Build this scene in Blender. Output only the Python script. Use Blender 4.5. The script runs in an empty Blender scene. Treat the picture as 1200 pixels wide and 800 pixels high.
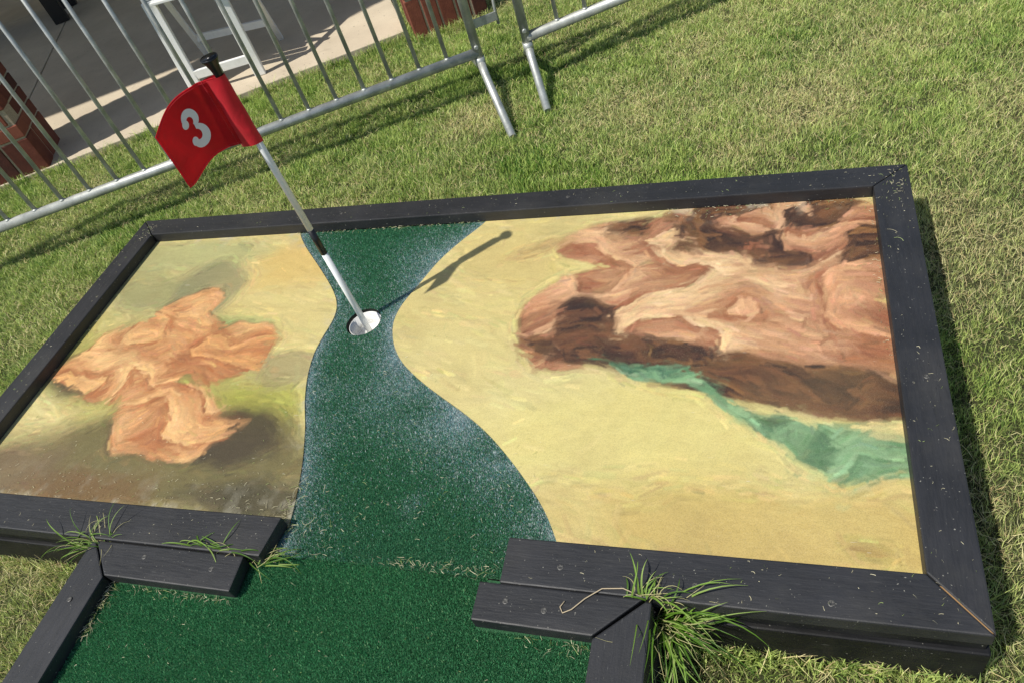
import bpy, bmesh, math, random
import numpy as np
from mathutils import Vector, Matrix
random.seed(7)
rng = np.random.default_rng(7)
SC = bpy.context.scene
COL = SC.collection
PI = math.pi

# ------------------------------------------------------------------ camera
cam_d = bpy.data.cameras.new("camera")
cam_d.sensor_width = 36.0
cam_d.lens = 879.63 / 1200 * 36
cam_d.clip_start = 0.05
cam_d.clip_end = 400
cam = bpy.data.objects.new("camera", cam_d)
COL.objects.link(cam)
CAM = np.array([2.20633, -0.70345, 1.38490])
CR = np.array([[0.9422436, 0.2216815, -0.2510662],
               [-0.0049435, -0.7403253, -0.6722307],
               [-0.3348918, 0.6346462, -0.6964709]])
cam.matrix_world = Matrix(((CR[0][0], -CR[1][0], -CR[2][0], CAM[0]),
                           (CR[0][1], -CR[1][1], -CR[2][1], CAM[1]),
                           (CR[0][2], -CR[1][2], -CR[2][2], CAM[2]),
                           (0, 0, 0, 1)))
SC.camera = cam

# ------------------------------------------------------------------ light
EL = math.radians(58)
AZ = math.radians(44.5)             # the way the shadows run
tr = Vector((math.cos(AZ) * math.cos(EL), math.sin(AZ) * math.cos(EL), -math.sin(EL)))
world = bpy.data.worlds.new("World")
SC.world = world
world.use_nodes = True
wn = world.node_tree.nodes
wl = world.node_tree.links
for n in list(wn):
    wn.remove(n)
sky = wn.new("ShaderNodeTexSky")
sky.sky_type = 'NISHITA'
sky.sun_disc = False
sky.sun_elevation = EL
sky.sun_rotation = math.atan2(-tr.x, -tr.y)
bg = wn.new("ShaderNodeBackground")
bg.inputs['Strength'].default_value = 0.115
wo = wn.new("ShaderNodeOutputWorld")
wl.new(sky.outputs[0], bg.inputs[0])
wl.new(bg.outputs[0], wo.inputs[0])
sd = bpy.data.lights.new("sun", 'SUN')
sd.energy = 4.9
sd.angle = math.radians(0.65)
sd.color = (1.0, 0.955, 0.87)
so = bpy.data.objects.new("sun", sd)
so.rotation_euler = tr.to_track_quat('-Z', 'Y').to_euler()
so.location = (-3, -3, 6)
COL.objects.link(so)
SC.view_settings.view_transform = 'Standard'
SC.view_settings.look = 'None'
SC.view_settings.exposure = 0.0
SC.view_settings.gamma = 1.0

# ------------------------------------------------------------------ helpers
def lin(r, g, b, k=1.0):
    o = []
    for c in (r, g, b):
        c = c / 255.0
        o.append(k * (c / 12.92 if c <= 0.04045 else ((c + 0.055) / 1.055) ** 2.4))
    return tuple(o)

def hash2(i, j, s):
    n = (i.astype(np.int64) * 374761393 + j.astype(np.int64) * 668265263 + s * 1442695041) & 0x7fffffff
    n = (n ^ (n >> 13)) * 1274126177 & 0x7fffffff
    n = n ^ (n >> 16)
    return (n & 0xffff) / 65535.0

def vn(x, y, s=0):
    xi = np.floor(x); yi = np.floor(y)
    fx = x - xi; fy = y - yi
    fx = fx * fx * (3 - 2 * fx); fy = fy * fy * (3 - 2 * fy)
    xi = xi.astype(int); yi = yi.astype(int)
    a = hash2(xi, yi, s); b = hash2(xi + 1, yi, s); c = hash2(xi, yi + 1, s); d = hash2(xi + 1, yi + 1, s)
    return (a * (1 - fx) + b * fx) * (1 - fy) + (c * (1 - fx) + d * fx) * fy

def fbm(x, y, sc, s=0, oct=4):
    v = 0; a = 0.5; t = 0
    for o in range(oct):
        v = v + a * vn(x * sc + 17.3 * o, y * sc - 9.1 * o, s + o); t += a
        a *= 0.5; sc *= 2.03
    return v / t

def tag(o, label=None, cat=None, group=None, kind=None):
    if label: o["label"] = label
    if cat: o["category"] = cat
    if group: o["group"] = group
    if kind: o["kind"] = kind
    return o

def empty(name, loc=(0, 0, 0), parent=None):
    o = bpy.data.objects.new(name, None)
    o.empty_display_size = 0.1
    COL.objects.link(o)
    o.location = loc
    if parent: o.parent = parent
    return o

def link(name, me, mat, parent=None, smooth=False):
    """mesh data in world coordinates; parents are unrotated empties, so shift by their place"""
    o = bpy.data.objects.new(name, me)
    COL.objects.link(o)
    if mat and not me.materials:
        me.materials.append(mat)
    if smooth:
        me.polygons.foreach_set("use_smooth", [True] * len(me.polygons))
    if parent:
        o.parent = parent
        L = parent.location.copy()
        if parent.parent: L += parent.parent.location
        o.location = -L
    return o

def bm_obj(name, bm, mat, parent=None, smooth=False, origin=None):
    me = bpy.data.meshes.new(name)
    bmesh.ops.recalc_face_normals(bm, faces=bm.faces)
    if origin is not None:
        bmesh.ops.translate(bm, verts=bm.verts, vec=-Vector(origin))
    bm.to_mesh(me); bm.free()
    o = link(name, me, mat, parent, smooth)
    if origin is not None:
        o.location = o.location + Vector(origin)
    return o

def np_mesh(name, V, F4=None, F3=None):
    me = bpy.data.meshes.new(name)
    V = np.asarray(V, dtype=np.float32)
    me.vertices.add(len(V)); me.vertices.foreach_set("co", V.ravel())
    loops = []; tot = []
    if F4 is not None and len(F4):
        loops.append(np.asarray(F4).ravel()); tot.append(np.full(len(F4), 4))
    if F3 is not None and len(F3):
        loops.append(np.asarray(F3).ravel()); tot.append(np.full(len(F3), 3))
    lp = np.concatenate(loops).astype(np.int32); tt = np.concatenate(tot).astype(np.int32)
    me.loops.add(len(lp)); me.loops.foreach_set("vertex_index", lp)
    st = np.concatenate([[0], np.cumsum(tt)[:-1]]).astype(np.int32)
    me.polygons.add(len(tt)); me.polygons.foreach_set("loop_start", st)
    me.update(calc_edges=True)
    return me

def add_attr(me, name, arr):
    arr = np.asarray(arr, dtype=np.float32)
    if arr.ndim == 1:
        a = me.attributes.new(name, 'FLOAT', 'POINT'); a.data.foreach_set("value", arr)
    else:
        if arr.shape[1] == 3: arr = np.concatenate([arr, np.ones((len(arr), 1), np.float32)], 1)
        a = me.attributes.new(name, 'FLOAT_COLOR', 'POINT'); a.data.foreach_set("color", arr.ravel())

def bevel(bm, w, seg=2):
    bmesh.ops.bevel(bm, geom=[e for e in bm.edges if e.calc_face_angle(0) > 0.5], offset=w, segments=seg, profile=0.6, affect='EDGES')

def prism_bm(poly, z0, z1, bv=0.003, seg=2):
    bm = bmesh.new()
    b = [bm.verts.new((x, y, z0)) for x, y in poly]
    t = [bm.verts.new((x, y, z1)) for x, y in poly]
    n = len(poly)
    bm.faces.new(t); bm.faces.new(b[::-1])
    for i in range(n):
        bm.faces.new((b[i], b[(i + 1) % n], t[(i + 1) % n], t[i]))
    bmesh.ops.recalc_face_normals(bm, faces=bm.faces)
    if bv: bevel(bm, bv, seg)
    return bm

def tube_bm(pts, r, n=12, bm=None, cap=True):
    """round tube along a polyline; r a number or a list"""
    bm = bm or bmesh.new()
    P = [Vector(p) for p in pts]
    rs = r if hasattr(r, '__len__') else [r] * len(P)
    rings = []
    ref = None
    for i, p in enumerate(P):
        d = (P[min(i + 1, len(P) - 1)] - P[max(i - 1, 0)]).normalized()
        if ref is None:
            ref = Vector((0, 0, 1)) if abs(d.z) < 0.9 else Vector((1, 0, 0))
        a = (ref - d * ref.dot(d)).normalized(); ref = a
        b = d.cross(a)
        rings.append([bm.verts.new(p + (a * math.cos(2 * PI * k / n) + b * math.sin(2 * PI * k / n)) * rs[i]) for k in range(n)])
    for i in range(len(P) - 1):
        for k in range(n):
            f = bm.faces.new((rings[i][k], rings[i][(k + 1) % n], rings[i + 1][(k + 1) % n], rings[i + 1][k])); f.smooth = True
    if cap:
        bm.faces.new(rings[0][::-1]); bm.faces.new(rings[-1])
    return bm

def beam_bm(a, b, w, t, side, bv=0.003):
    """rectangular bar from a to b, width w along side, thickness t across"""
    a = Vector(a); b = Vector(b); d = (b - a).normalized()
    s = Vector(side); s = (s - d * s.dot(d)).normalized(); u = d.cross(s)
    bm = bmesh.new()
    vs = []
    for p in (a, b):
        vs.append([bm.verts.new(p + s * (w / 2 * i) + u * (t / 2 * j)) for i, j in ((-1, -1), (1, -1), (1, 1), (-1, 1))])
    bm.faces.new(vs[0][::-1]); bm.faces.new(vs[1])
    for k in range(4):
        bm.faces.new((vs[0][k], vs[0][(k + 1) % 4], vs[1][(k + 1) % 4], vs[1][k]))
    bmesh.ops.recalc_face_normals(bm, faces=bm.faces)
    if bv: bevel(bm, bv, 2)
    return bm

# ------------------------------------------------------------------ materials
class NT:
    def __init__(self, name):
        self.m = bpy.data.materials.new(name); self.m.use_nodes = True
        self.n = self.m.node_tree.nodes; self.l = self.m.node_tree.links
        self.b = self.n['Principled BSDF']; self.out = self.n['Material Output']
        self._tc = None
    def node(self, t, **k):
        x = self.n.new(t)
        for a, v in k.items(): setattr(x, a, v)
        return x
    def tc(self, sc=(1, 1, 1), rot=(0, 0, 0), which='Object'):
        if self._tc is None: self._tc = self.node('ShaderNodeTexCoord')
        mp = self.node('ShaderNodeMapping')
        mp.inputs['Scale'].default_value = sc; mp.inputs['Rotation'].default_value = rot
        self.l.new(self._tc.outputs[which], mp.inputs[0])
        return mp.outputs[0]
    def noise(self, vec, scale, detail=4, rough=0.55, dist=0.0):
        x = self.node('ShaderNodeTexNoise')
        x.inputs['Scale'].default_value = scale; x.inputs['Detail'].default_value = detail
        x.inputs['Roughness'].default_value = rough; x.inputs['Distortion'].default_value = dist
        if vec is not None: self.l.new(vec, x.inputs['Vector'])
        return x.outputs['Fac']
    def ramp(self, fac, stops, interp='LINEAR'):
        x = self.node('ShaderNodeValToRGB'); x.color_ramp.interpolation = interp
        e = x.color_ramp.elements
        while len(e) < len(stops): e.new(0.5)
        for i, (p, c) in enumerate(stops):
            e[i].position = p
            e[i].color = (c, c, c, 1) if not hasattr(c, '__len__') else (*c, 1)
        self.l.new(fac, x.inputs[0])
        return x.outputs[0]
    def mix(self, fac, a, b, mode='MIX'):
        x = self.node('ShaderNodeMix', data_type='RGBA', blend_type=mode)
        for s, v in ((x.inputs[0], fac), (x.inputs[6], a), (x.inputs[7], b)):
            if hasattr(v, 'links') or hasattr(v, 'is_linked'): self.l.new(v, s)
            elif hasattr(v, '__len__'): s.default_value = (*v, 1)
            else: s.default_value = v
        return x.outputs[2]
    def math(self, op, a, b=0.0, c=0.0):
        x = self.node('ShaderNodeMath', operation=op)
        for s, v in zip(x.inputs, (a, b, c)):
            if hasattr(v, 'is_linked'): self.l.new(v, s)
            else: s.default_value = v
        return x.outputs[0]
    def attr(self, name, out='Color'):
        x = self.node('ShaderNodeAttribute'); x.attribute_name = name
        return x.outputs[out]
    def bump(self, h, strength, dist, base=None):
        x = self.node('ShaderNodeBump')
        x.inputs['Strength'].default_value = strength; x.inputs['Distance'].default_value = dist
        self.l.new(h, x.inputs['Height'])
        if base is not None: self.l.new(base, x.inputs['Normal'])
        self.l.new(x.outputs[0], self.b.inputs['Normal'])
        return x.outputs[0]
    def set(self, **k):
        for a, v in k.items():
            s = self.b.inputs[a.replace('_', ' ')]
            if hasattr(v, 'is_linked'): self.l.new(v, s)
            elif hasattr(v, '__len__') and len(v) == 3: s.default_value = (*v, 1)
            else: s.default_value = v
        return self
    def geo(self, out):
        return self.node('ShaderNodeNewGeometry').outputs[out]

def wood_mat(name, sc):
    t = NT(name)
    v = t.tc(sc)
    g = t.noise(v, 9, 6, 0.6, 0.4)
    g2 = t.noise(v, 30, 4, 0.6)
    blot = t.noise(t.tc(), 7, 4, 0.6)
    base = t.ramp(g, [(0.3, lin(30, 31, 33)), (0.7, lin(38, 39, 42))])
    base = t.mix(t.ramp(blot, [(0.4, 0.0), (0.8, 0.35)]), base, lin(62, 62, 65))
    # fine worn streaks with the grain, and pale flecks
    streak = t.ramp(t.noise(v, 24, 3, 0.5, 0.2), [(0.70, 0.0), (0.78, 0.3)])
    base = t.mix(streak, base, lin(120, 120, 118))
    fl = t.ramp(t.noise(t.tc(), 190, 1, 0.5), [(0.74, 0.0), (0.80, 0.6)])
    base = t.mix(fl, base, lin(170, 168, 155))
    dirt = t.ramp(t.noise(t.tc(), 3.1, 5, 0.7), [(0.5, 0.0), (0.8, 0.22)])
    base = t.mix(dirt, base, lin(95, 92, 82))
    crack = t.ramp(t.noise(v, 13, 2, 0.4, 0.5), [(0.485, 0.0), (0.5, 0.55), (0.515, 0.0)])
    crack = t.math('MULTIPLY', crack, t.ramp(t.noise(t.tc(), 5, 3, 0.6), [(0.5, 0.0), (0.62, 1.0)]))
    base = t.mix(crack, base, (0.006, 0.006, 0.006))
    chip = t.ramp(t.noise(t.tc((1, 1, 1)), 34, 4, 0.75, 0.3), [(0.70, 0.0), (0.73, 0.7)])
    base = t.mix(chip, base, lin(104, 98, 88))
    ob = t.node('ShaderNodeObjectInfo')
    base = t.mix(1.0, base, t.ramp(ob.outputs['Random'], [(0.0, 0.82), (1.0, 1.0)]), 'MULTIPLY')
    t.set(Base_Color=base, Roughness=t.ramp(g2, [(0.3, 0.45), (0.7, 0.62)]))
    b1 = t.bump(t.math('ADD', t.math('MULTIPLY', g, 1.0), t.math('MULTIPLY', g2, 0.5)), 0.35, 0.002)
    t.bump(t.noise(t.tc(), 260, 2, 0.5), 0.25, 0.0008, b1)
    return t.m
wood_x = wood_mat("black_painted_timber_long", (1, 9, 9))
wood_dark = wood_mat("black_painted_timber_dim_front", (1, 9, 9))  # darker, less glossy copy; the front faces' dimmer light is put into its colour
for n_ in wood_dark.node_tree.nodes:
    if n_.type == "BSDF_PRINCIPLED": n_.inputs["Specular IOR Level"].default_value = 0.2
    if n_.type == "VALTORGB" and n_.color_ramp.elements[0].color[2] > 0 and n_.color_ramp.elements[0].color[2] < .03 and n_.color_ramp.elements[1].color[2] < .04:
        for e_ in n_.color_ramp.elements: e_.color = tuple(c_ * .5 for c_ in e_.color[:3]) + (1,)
wood_y = wood_mat("black_painted_timber_cross", (9, 1, 9))

t = NT("raw_gap_timber"); t.set(Base_Color=lin(150, 118, 78), Roughness=0.8); raw_wood = t.m

t = NT("galvanised_steel")
vo = t.node('ShaderNodeTexVoronoi'); vo.inputs['Scale'].default_value = 90; t.l.new(t.tc(), vo.inputs['Vector'])
sp = t.noise(vo.outputs['Position'], 20, 1)
big = t.noise(t.tc(), 14, 5, 0.65)
c = t.mix(t.ramp(sp, [(0.3, 0.0), (0.7, 1.0)]), lin(160, 163, 158), lin(198, 200, 194))
c = t.mix(t.ramp(big, [(0.45, 0.0), (0.75, 0.55)]), c, lin(128, 134, 132))
t.set(Base_Color=c, Metallic=0.55, Roughness=t.ramp(big, [(0.3, 0.38), (0.7, 0.6)]))
t.bump(t.noise(t.tc(), 120, 4), 0.25, 0.0015)
galv = t.m

t = NT("white_painted_wood")
c = t.mix(t.ramp(t.noise(t.tc(), 25, 5, 0.7), [(0.5, 0.0), (0.8, 0.4)]), lin(232, 232, 228), lin(196, 194, 186))
t.set(Base_Color=c, Roughness=0.5); t.bump(t.noise(t.tc((1, 1, 1)), 60, 4), 0.2, 0.001)
white_wood = t.m

t = NT("white_fibreglass")
c = t.mix(t.ramp(t.noise(t.tc(), 60, 4), [(0.45, 0.0), (0.8, 0.35)]), lin(236, 238, 236), lin(190, 194, 188))
t.set(Base_Color=c, Roughness=0.35); pole_white = t.m
t = NT("black_rubber"); t.set(Base_Color=(0.008, 0.008, 0.009), Roughness=0.32); rubber = t.m
t.bump(t.noise(t.tc(), 90, 3), 0.3, 0.001)
t = NT("black_tape"); t.set(Base_Color=(0.009, 0.009, 0.01), Roughness=0.38); tape = t.m
t = NT("black_furniture"); t.set(Base_Color=(0.01, 0.01, 0.011), Roughness=0.3); black_metal = t.m
t.bump(t.noise(t.tc(), 40, 3), 0.2, 0.001)

t = NT("red_flag_nylon")
wv = t.node('ShaderNodeTexWave'); wv.inputs['Scale'].default_value = 600; t.l.new(t.tc(), wv.inputs['Vector'])
n1 = t.noise(t.tc(), 22, 5, 0.6, 0.5)
t.set(Base_Color=t.ramp(n1, [(0.3, lin(188, 4, 26)), (0.7, lin(214, 8, 36))]), Roughness=0.48, Sheen_Weight=0.25)
t.bump(n1, 0.5, 0.004)
tl = t.node('ShaderNodeBsdfTranslucent'); tl.inputs['Color'].default_value = (*lin(200, 5, 25), 1)
ms = t.node('ShaderNodeMixShader'); ms.inputs[0].default_value = 0.07
t.l.new(t.b.outputs[0], ms.inputs[1]); t.l.new(tl.outputs[0], ms.inputs[2]); t.l.new(ms.outputs[0], t.out.inputs['Surface'])
flag_red = t.m
t = NT("flag_numeral_white"); t.set(Base_Color=lin(236, 234, 230), Roughness=0.6); numeral = t.m

t = NT("cup_white")
c = t.mix(t.ramp(t.noise(t.tc(), 70, 5, 0.7), [(0.5, 0.0), (0.75, 0.7)]), lin(214, 214, 210), lin(150, 142, 128))
t.set(Base_Color=c, Roughness=0.6); cup_white = t.m
t = NT("cup_gap_shade"); t.set(Base_Color=(0.01, 0.012, 0.008), Roughness=0.9); gap_shade = t.m  # gap round the liner, near-black so its colour carries the cup wall's shade

t = NT("concrete")
n1 = t.noise(t.tc(), 3, 6, 0.65); n2 = t.noise(t.tc(), 160, 3, 0.6)
c = t.ramp(n1, [(0.3, lin(184, 170, 148)), (0.7, lin(208, 194, 170))])
c = t.mix(t.ramp(n2, [(0.3, 0.25), (0.6, 0.0)]), c, lin(140, 128, 110))
st = t.noise(t.tc((1, 1, 1)), 7, 5, 0.7, 0.6)
c = t.mix(t.ramp(st, [(0.62, 0.0), (0.75, 0.35)]), c, lin(120, 108, 92))
sp = t.ramp(t.noise(t.tc(), 55, 1), [(0.73, 0.0), (0.77, 0.6)])
c = t.mix(sp, c, lin(70, 60, 50))
t.set(Base_Color=c, Roughness=0.85); t.bump(n2, 0.4, 0.002)
concrete = t.m

t = NT("brick_clay")
oi = t.node('ShaderNodeObjectInfo')
n1 = t.noise(t.tc(), 28, 5, 0.7); n2 = t.noise(t.tc(), 150, 3, 0.6)
c = t.ramp(t.math('ADD', t.math('MULTIPLY', oi.outputs['Random'], 0.6), t.math('MULTIPLY', n1, 0.5)),
           [(0.2, lin(66, 32, 24)), (0.5, lin(100, 48, 34)), (0.85, lin(136, 76, 56))])
c = t.mix(t.ramp(n2, [(0.62, 0.0), (0.75, 0.5)]), c, lin(60, 34, 26))
t.set(Base_Color=c, Roughness=0.88); t.bump(t.math('ADD', n1, n2), 0.5, 0.003)
brick = t.m
t = NT("mortar"); n1 = t.noise(t.tc(), 120, 4, 0.6)
t.set(Base_Color=t.ramp(n1, [(0.3, lin(150, 134, 112)), (0.7, lin(186, 170, 146))]), Roughness=0.95); t.bump(n1, 0.6, 0.002)
mortar = t.m
t = NT("cream_render"); n1 = t.noise(t.tc(), 30, 5)
t.set(Base_Color=t.ramp(n1, [(0.3, lin(150, 140, 122)), (0.7, lin(168, 158, 140))]), Roughness=0.9); t.bump(n1, 0.3, 0.003)
render_m = t.m
t = NT("dark_joint"); t.set(Base_Color=(0.03, 0.027, 0.022), Roughness=0.95); joint_m = t.m

# lawn soil sheet: dark thatch near, mean grass colour
t = NT("lawn_thatch")
n1 = t.noise(t.tc(), 1.6, 5, 0.6); n2 = t.noise(t.tc(), 90, 5, 0.7); n3 = t.noise(t.tc(), 300, 2, 0.6)
c = t.mix(t.ramp(n2, [(0.35, 0.0), (0.65, 1.0)]), lin(48, 60, 22), lin(104, 110, 56))
c = t.mix(t.ramp(n1, [(0.4, 0.0), (0.7, 0.5)]), c, lin(104, 96, 60))
c = t.mix(t.ramp(n3, [(0.45, 0.6), (0.6, 0.0)]), c, lin(34, 38, 16))
t.set(Base_Color=c, Roughness=0.9); t.bump(t.math('ADD', n2, n3), 1.0, 0.012)
thatch = t.m

def blade_mat(name, sss=0.35):
    t = NT(name)
    col = t.attr('tint')
    t.set(Base_Color=col, Roughness=0.5, Specular_IOR_Level=0.35)
    tl = t.node('ShaderNodeBsdfTranslucent'); t.l.new(col, tl.inputs['Color'])
    ms = t.node('ShaderNodeMixShader'); ms.inputs[0].default_value = sss
    t.l.new(t.b.outputs[0], ms.inputs[1]); t.l.new(tl.outputs[0], ms.inputs[2]); t.l.new(ms.outputs[0], t.out.inputs['Surface'])
    return t.m
blade_m = blade_mat("grass_blade", 0.33)
turf_fibre_m = blade_mat("turf_fibre", 0.3)
clip_m = blade_mat("dry_clipping", 0.2)

t = NT("turf_backing")
n1 = t.noise(t.tc(), 500, 3, 0.7)
c = t.mix(t.ramp(n1, [(0.35, 0.0), (0.65, 1.0)]), lin(22, 62, 36), lin(48, 104, 64))
fr = t.attr('fringe', 'Fac')
c = t.mix(t.math('MULTIPLY', fr, 0.8), c, lin(120, 150, 150))
t.set(Base_Color=c, Roughness=0.85); t.bump(n1, 0.8, 0.003)
turf_back = t.m

t = NT("painted_panel_face")
g = t.noise(t.tc(), 420, 3, 0.7); g2 = t.noise(t.tc(), 900, 2, 0.5)
br = t.noise(t.tc((1, 3.5, 1), (0, 0, 0.5)), 26, 5, 0.6, 0.8)
c = t.attr('paint')
c = t.mix(t.ramp(g, [(0.35, 0.22), (0.55, 0.0)]), c, (0.0, 0.0, 0.0), 'MIX')
c = t.mix(t.ramp(g2, [(0.6, 0.0), (0.8, 0.35)]), c, lin(240, 232, 205))
c = t.mix(0.55, c, t.ramp(br, [(0.3, 0.42), (0.7, 0.58)]), 'SOFT_LIGHT')
sc_ = t.ramp(t.noise(t.tc((2, 14, 2), (0, 0, 1.1)), 16, 2, 0.4, 0.3), [(0.76, 0.0), (0.79, 0.35)])
c = t.mix(sc_, c, lin(210, 205, 190))
t.set(Base_Color=c, Roughness=0.62)
b1 = t.bump(br, 0.12, 0.002); t.bump(g, 0.5, 0.0012, b1)
paint_m = t.m
t = NT("panel_edge"); t.set(Base_Color=lin(120, 70, 45), Roughness=0.8); panel_edge = t.m

# ------------------------------------------------------------------ setting
GZ = -0.160                  # soil level; blades bring the lawn up to about -0.13
U_ = np.array([0.873, 0.488]); V_ = np.array([-0.488, 0.873]); P0 = np.array([-1.37, 1.92])
def pat(u, v): return P0 + U_ * u + V_ * v

def lawn_h(x, y):
    return GZ + 0.012 * (fbm(x, y, 1.3, 5, 3) - 0.5) + 0.006 * (fbm(x, y, 7, 9, 2) - 0.5)

def grid_sheet(xs, ys, hf):
    X, Y = np.meshgrid(xs, ys)
    V = np.stack([X.ravel(), Y.ravel(), hf(X.ravel(), Y.ravel())], 1)
    nx = len(xs); ny = len(ys)
    i = np.arange(nx - 1)[None, :] + nx * np.arange(ny - 1)[:, None]
    F = np.stack([i, i + 1, i + nx + 1, i + nx], -1).reshape(-1, 4)
    return V, F
xs = np.concatenate([[-80, -30, -12, -7], np.linspace(-5, 5, 130), [7, 12, 30, 80]])
ys = np.concatenate([[-80, -30, -12, -6], np.linspace(-3, 6, 120), [8, 12, 30, 80]])
V, F = grid_sheet(xs, ys, lawn_h)
lawn = link("lawn", np_mesh("lawn", V, F), thatch, smooth=True)
tag(lawn, kind='structure')

# patio slabs
patio = empty("patio", (float(P0[0]), float(P0[1]), -0.2)); tag(patio, kind='structure')
def quad_uv(u0, u1, v0, v1): return [tuple(pat(u0, v0)), tuple(pat(u1, v0)), tuple(pat(u1, v1)), tuple(pat(u0, v1))]
gap = 0.006
for (ua, ub) in ((-4.6, -2.48), (-2.48, -0.36), (-0.36, 1.99)):
    for (va, vb) in ((-0.012, 3.2), (3.2, 5.2)):
        bm_obj("concrete_slab", prism_bm(quad_uv(ua + gap, ub - gap, va + gap, vb - gap), -0.26, -0.125, 0.004), concrete, patio)
bm_obj("slab_bed", prism_bm(quad_uv(-4.5, 1.95, 0.03, 5.15), -0.27, -0.139, 0), joint_m, patio)

# brick pillars (three sides of courses can be seen close by; all four are built)
def brick_mesh(l, w, h, seed):
    r = random.Random(seed)
    bm = bmesh.new()
    bmesh.ops.create_cube(bm, size=1)
    for v in bm.verts:
        v.co = Vector((v.co.x * l + r.uniform(-.0015, .0015), v.co.y * w + r.uniform(-.0015, .0015), v.co.z * h + r.uniform(-.0015, .0015)))
    bevel(bm, 0.004, 1)
    me = bpy.data.meshes.new("brick"); bm.to_mesh(me); bm.free(); me.materials.append(brick)
    return me
br_run = [brick_mesh(0.205, 0.10, 0.065, i) for i in range(3)]
br_sol = [brick_mesh(0.065, 0.10, 0.203, i) for i in range(3)]
rot_u = math.atan2(U_[1], U_[0])

def pillar(u0, u1, v0, v1, label, parts_to=0.9):
    c = pat((u0 + u1) / 2, (v0 + v1) / 2)
    e = empty("brick_pillar", (float(c[0]), float(c[1]), -0.15))
    tag(e, label, "pillar", "brick pillars carrying the porch")
    W = u1 - u0; D = v1 - v0; top = 3.18
    bm_obj("mortar_core", prism_bm(quad_uv(u0 + .007, u1 - .007, v0 + .007, v1 - .007), -0.22, top - .004, 0), mortar, e)
    rest = bmesh.new()
    z = -0.155; k = 0
    while z < top - 0.05:
        sold = (k == 0)
        h = 0.203 if sold else 0.065
        for side in range(4):
            L = W if side % 2 == 0 else D
            pitch = 0.0755 if sold else 0.2155
            # lay bricks along the side, bonded at the corners
            s = 0.0; off = 0.0 if (k + side) % 2 == 0 else 0.1055
            ends = []
            if sold:
                n = max(2, round((L + .01) / pitch)); pw = (L + .01) / n
                ends = [(i * pw, (i + 1) * pw - .01) for i in range(n)]
            else:
                x = 0.0
                while x < L - 0.03:
                    ln = 0.205 if (x > 0 or off == 0) else off - .01
                    ends.append((x, min(x + ln, L))); x += ln + .01
            for (a, b) in ends:
                if b - a < 0.02: continue
                m = (a + b) / 2
                inset = 0.0515
                if side == 0: uu, vv, rz = u0 + m, v0 + inset, 0
                elif side == 1: uu, vv, rz = u1 - inset, v0 + m, PI / 2
                elif side == 2: uu, vv, rz = u1 - m, v1 - inset, PI
                else: uu, vv, rz = u0 + inset, v1 - m, -PI / 2
                if side % 2 == 1:
                    # keep clear of the bricks that turn the corner
                    la = max(a, 0.103); lb = min(b, L - 0.103)
                    if lb - la < 0.02: continue
                    if side == 1: vv = v0 + (la + lb) / 2
                    else: vv = v1 - (la + lb) / 2
                    a, b = la, lb
                p = pat(uu, vv)
                me = random.choice(br_sol if sold else br_run)
                base_l = 0.065 if sold else 0.205
                M = Matrix.Translation((p[0], p[1], z + h / 2)) @ Matrix.Rotation(rot_u + rz, 4, 'Z') @ Matrix.Diagonal(((b - a) / base_l, 1, 1, 1))
                out = random.uniform(-.002, .001)
                if z < parts_to:
                    o = bpy.data.objects.new("brick", me); COL.objects.link(o)
                    o.parent = e
                    o.matrix_basis = Matrix.Translation(-e.location) @ M @ Matrix.Translation((0, -out, 0))
                else:
                    n0 = len(rest.verts)
                    rest.from_mesh(me); rest.verts.ensure_lookup_table()
                    for v in rest.verts[n0:]: v.co = M @ v.co
        z += h + 0.010; k += 1
    o = bm_obj("upper_brickwork", rest, brick, e); tag(o, kind='stuff')
    return e
pillar(-0.67, 0.0, 0.0, 0.33, "red brick pillar at the left edge, its foot in the grass beside the patio")
pillar(2.02, 2.42, -0.13, 0.20, "red brick pillar at the top of the photo, behind the galvanised barrier post")

# porch roof: eave beam on the pillars and a slab behind it
roof = empty("porch_roof", (float(pat(0, 2)[0]), float(pat(0, 2)[1]), 3.18))
tag(roof, "porch roof on brick pillars shading the patio, above the photo", "roof")
bm_obj("eave_beam", prism_bm(quad_uv(-5, 4.5, 0.178, 0.325), 3.183, 3.40, 0.006), white_wood, roof)
bm_obj("roof_slab", prism_bm(quad_uv(-5.1, 4.6, 0.175, 5.4), 3.403, 3.50, 0.006), white_wood, roof)
wall = empty("building", (float(pat(0, 5.3)[0]), float(pat(0, 5.3)[1]), -0.15))
tag(wall, "plain rendered house wall behind the shaded patio, past the top left corner", "building")
bm_obj("wall", prism_bm(quad_uv(-5, 4.5, 5.205, 5.40), -0.2, 3.40, 0.006), render_m, wall)
d_ = bm_obj("door", prism_bm(quad_uv(-1.0, -0.1, 5.16, 5.203), -0.12, 1.95, 0.006), white_wood, wall)

# ------------------------------------------------------------------ the framed green
TOP = 0.038
XI0, XI1, YI0, YI1 = 0.0, 2.444, -0.020, 1.073        # inner edge of the timber frame
XO0, XO1, YO0, YO1 = -0.088, 2.533, -0.119, 1.160     # outer edge
green = empty("putting_green", (1.22, 0.53, -0.15))
tag(green, "mini golf green in a black timber frame with two painted panels and hourglass turf", "mini golf hole")

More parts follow.
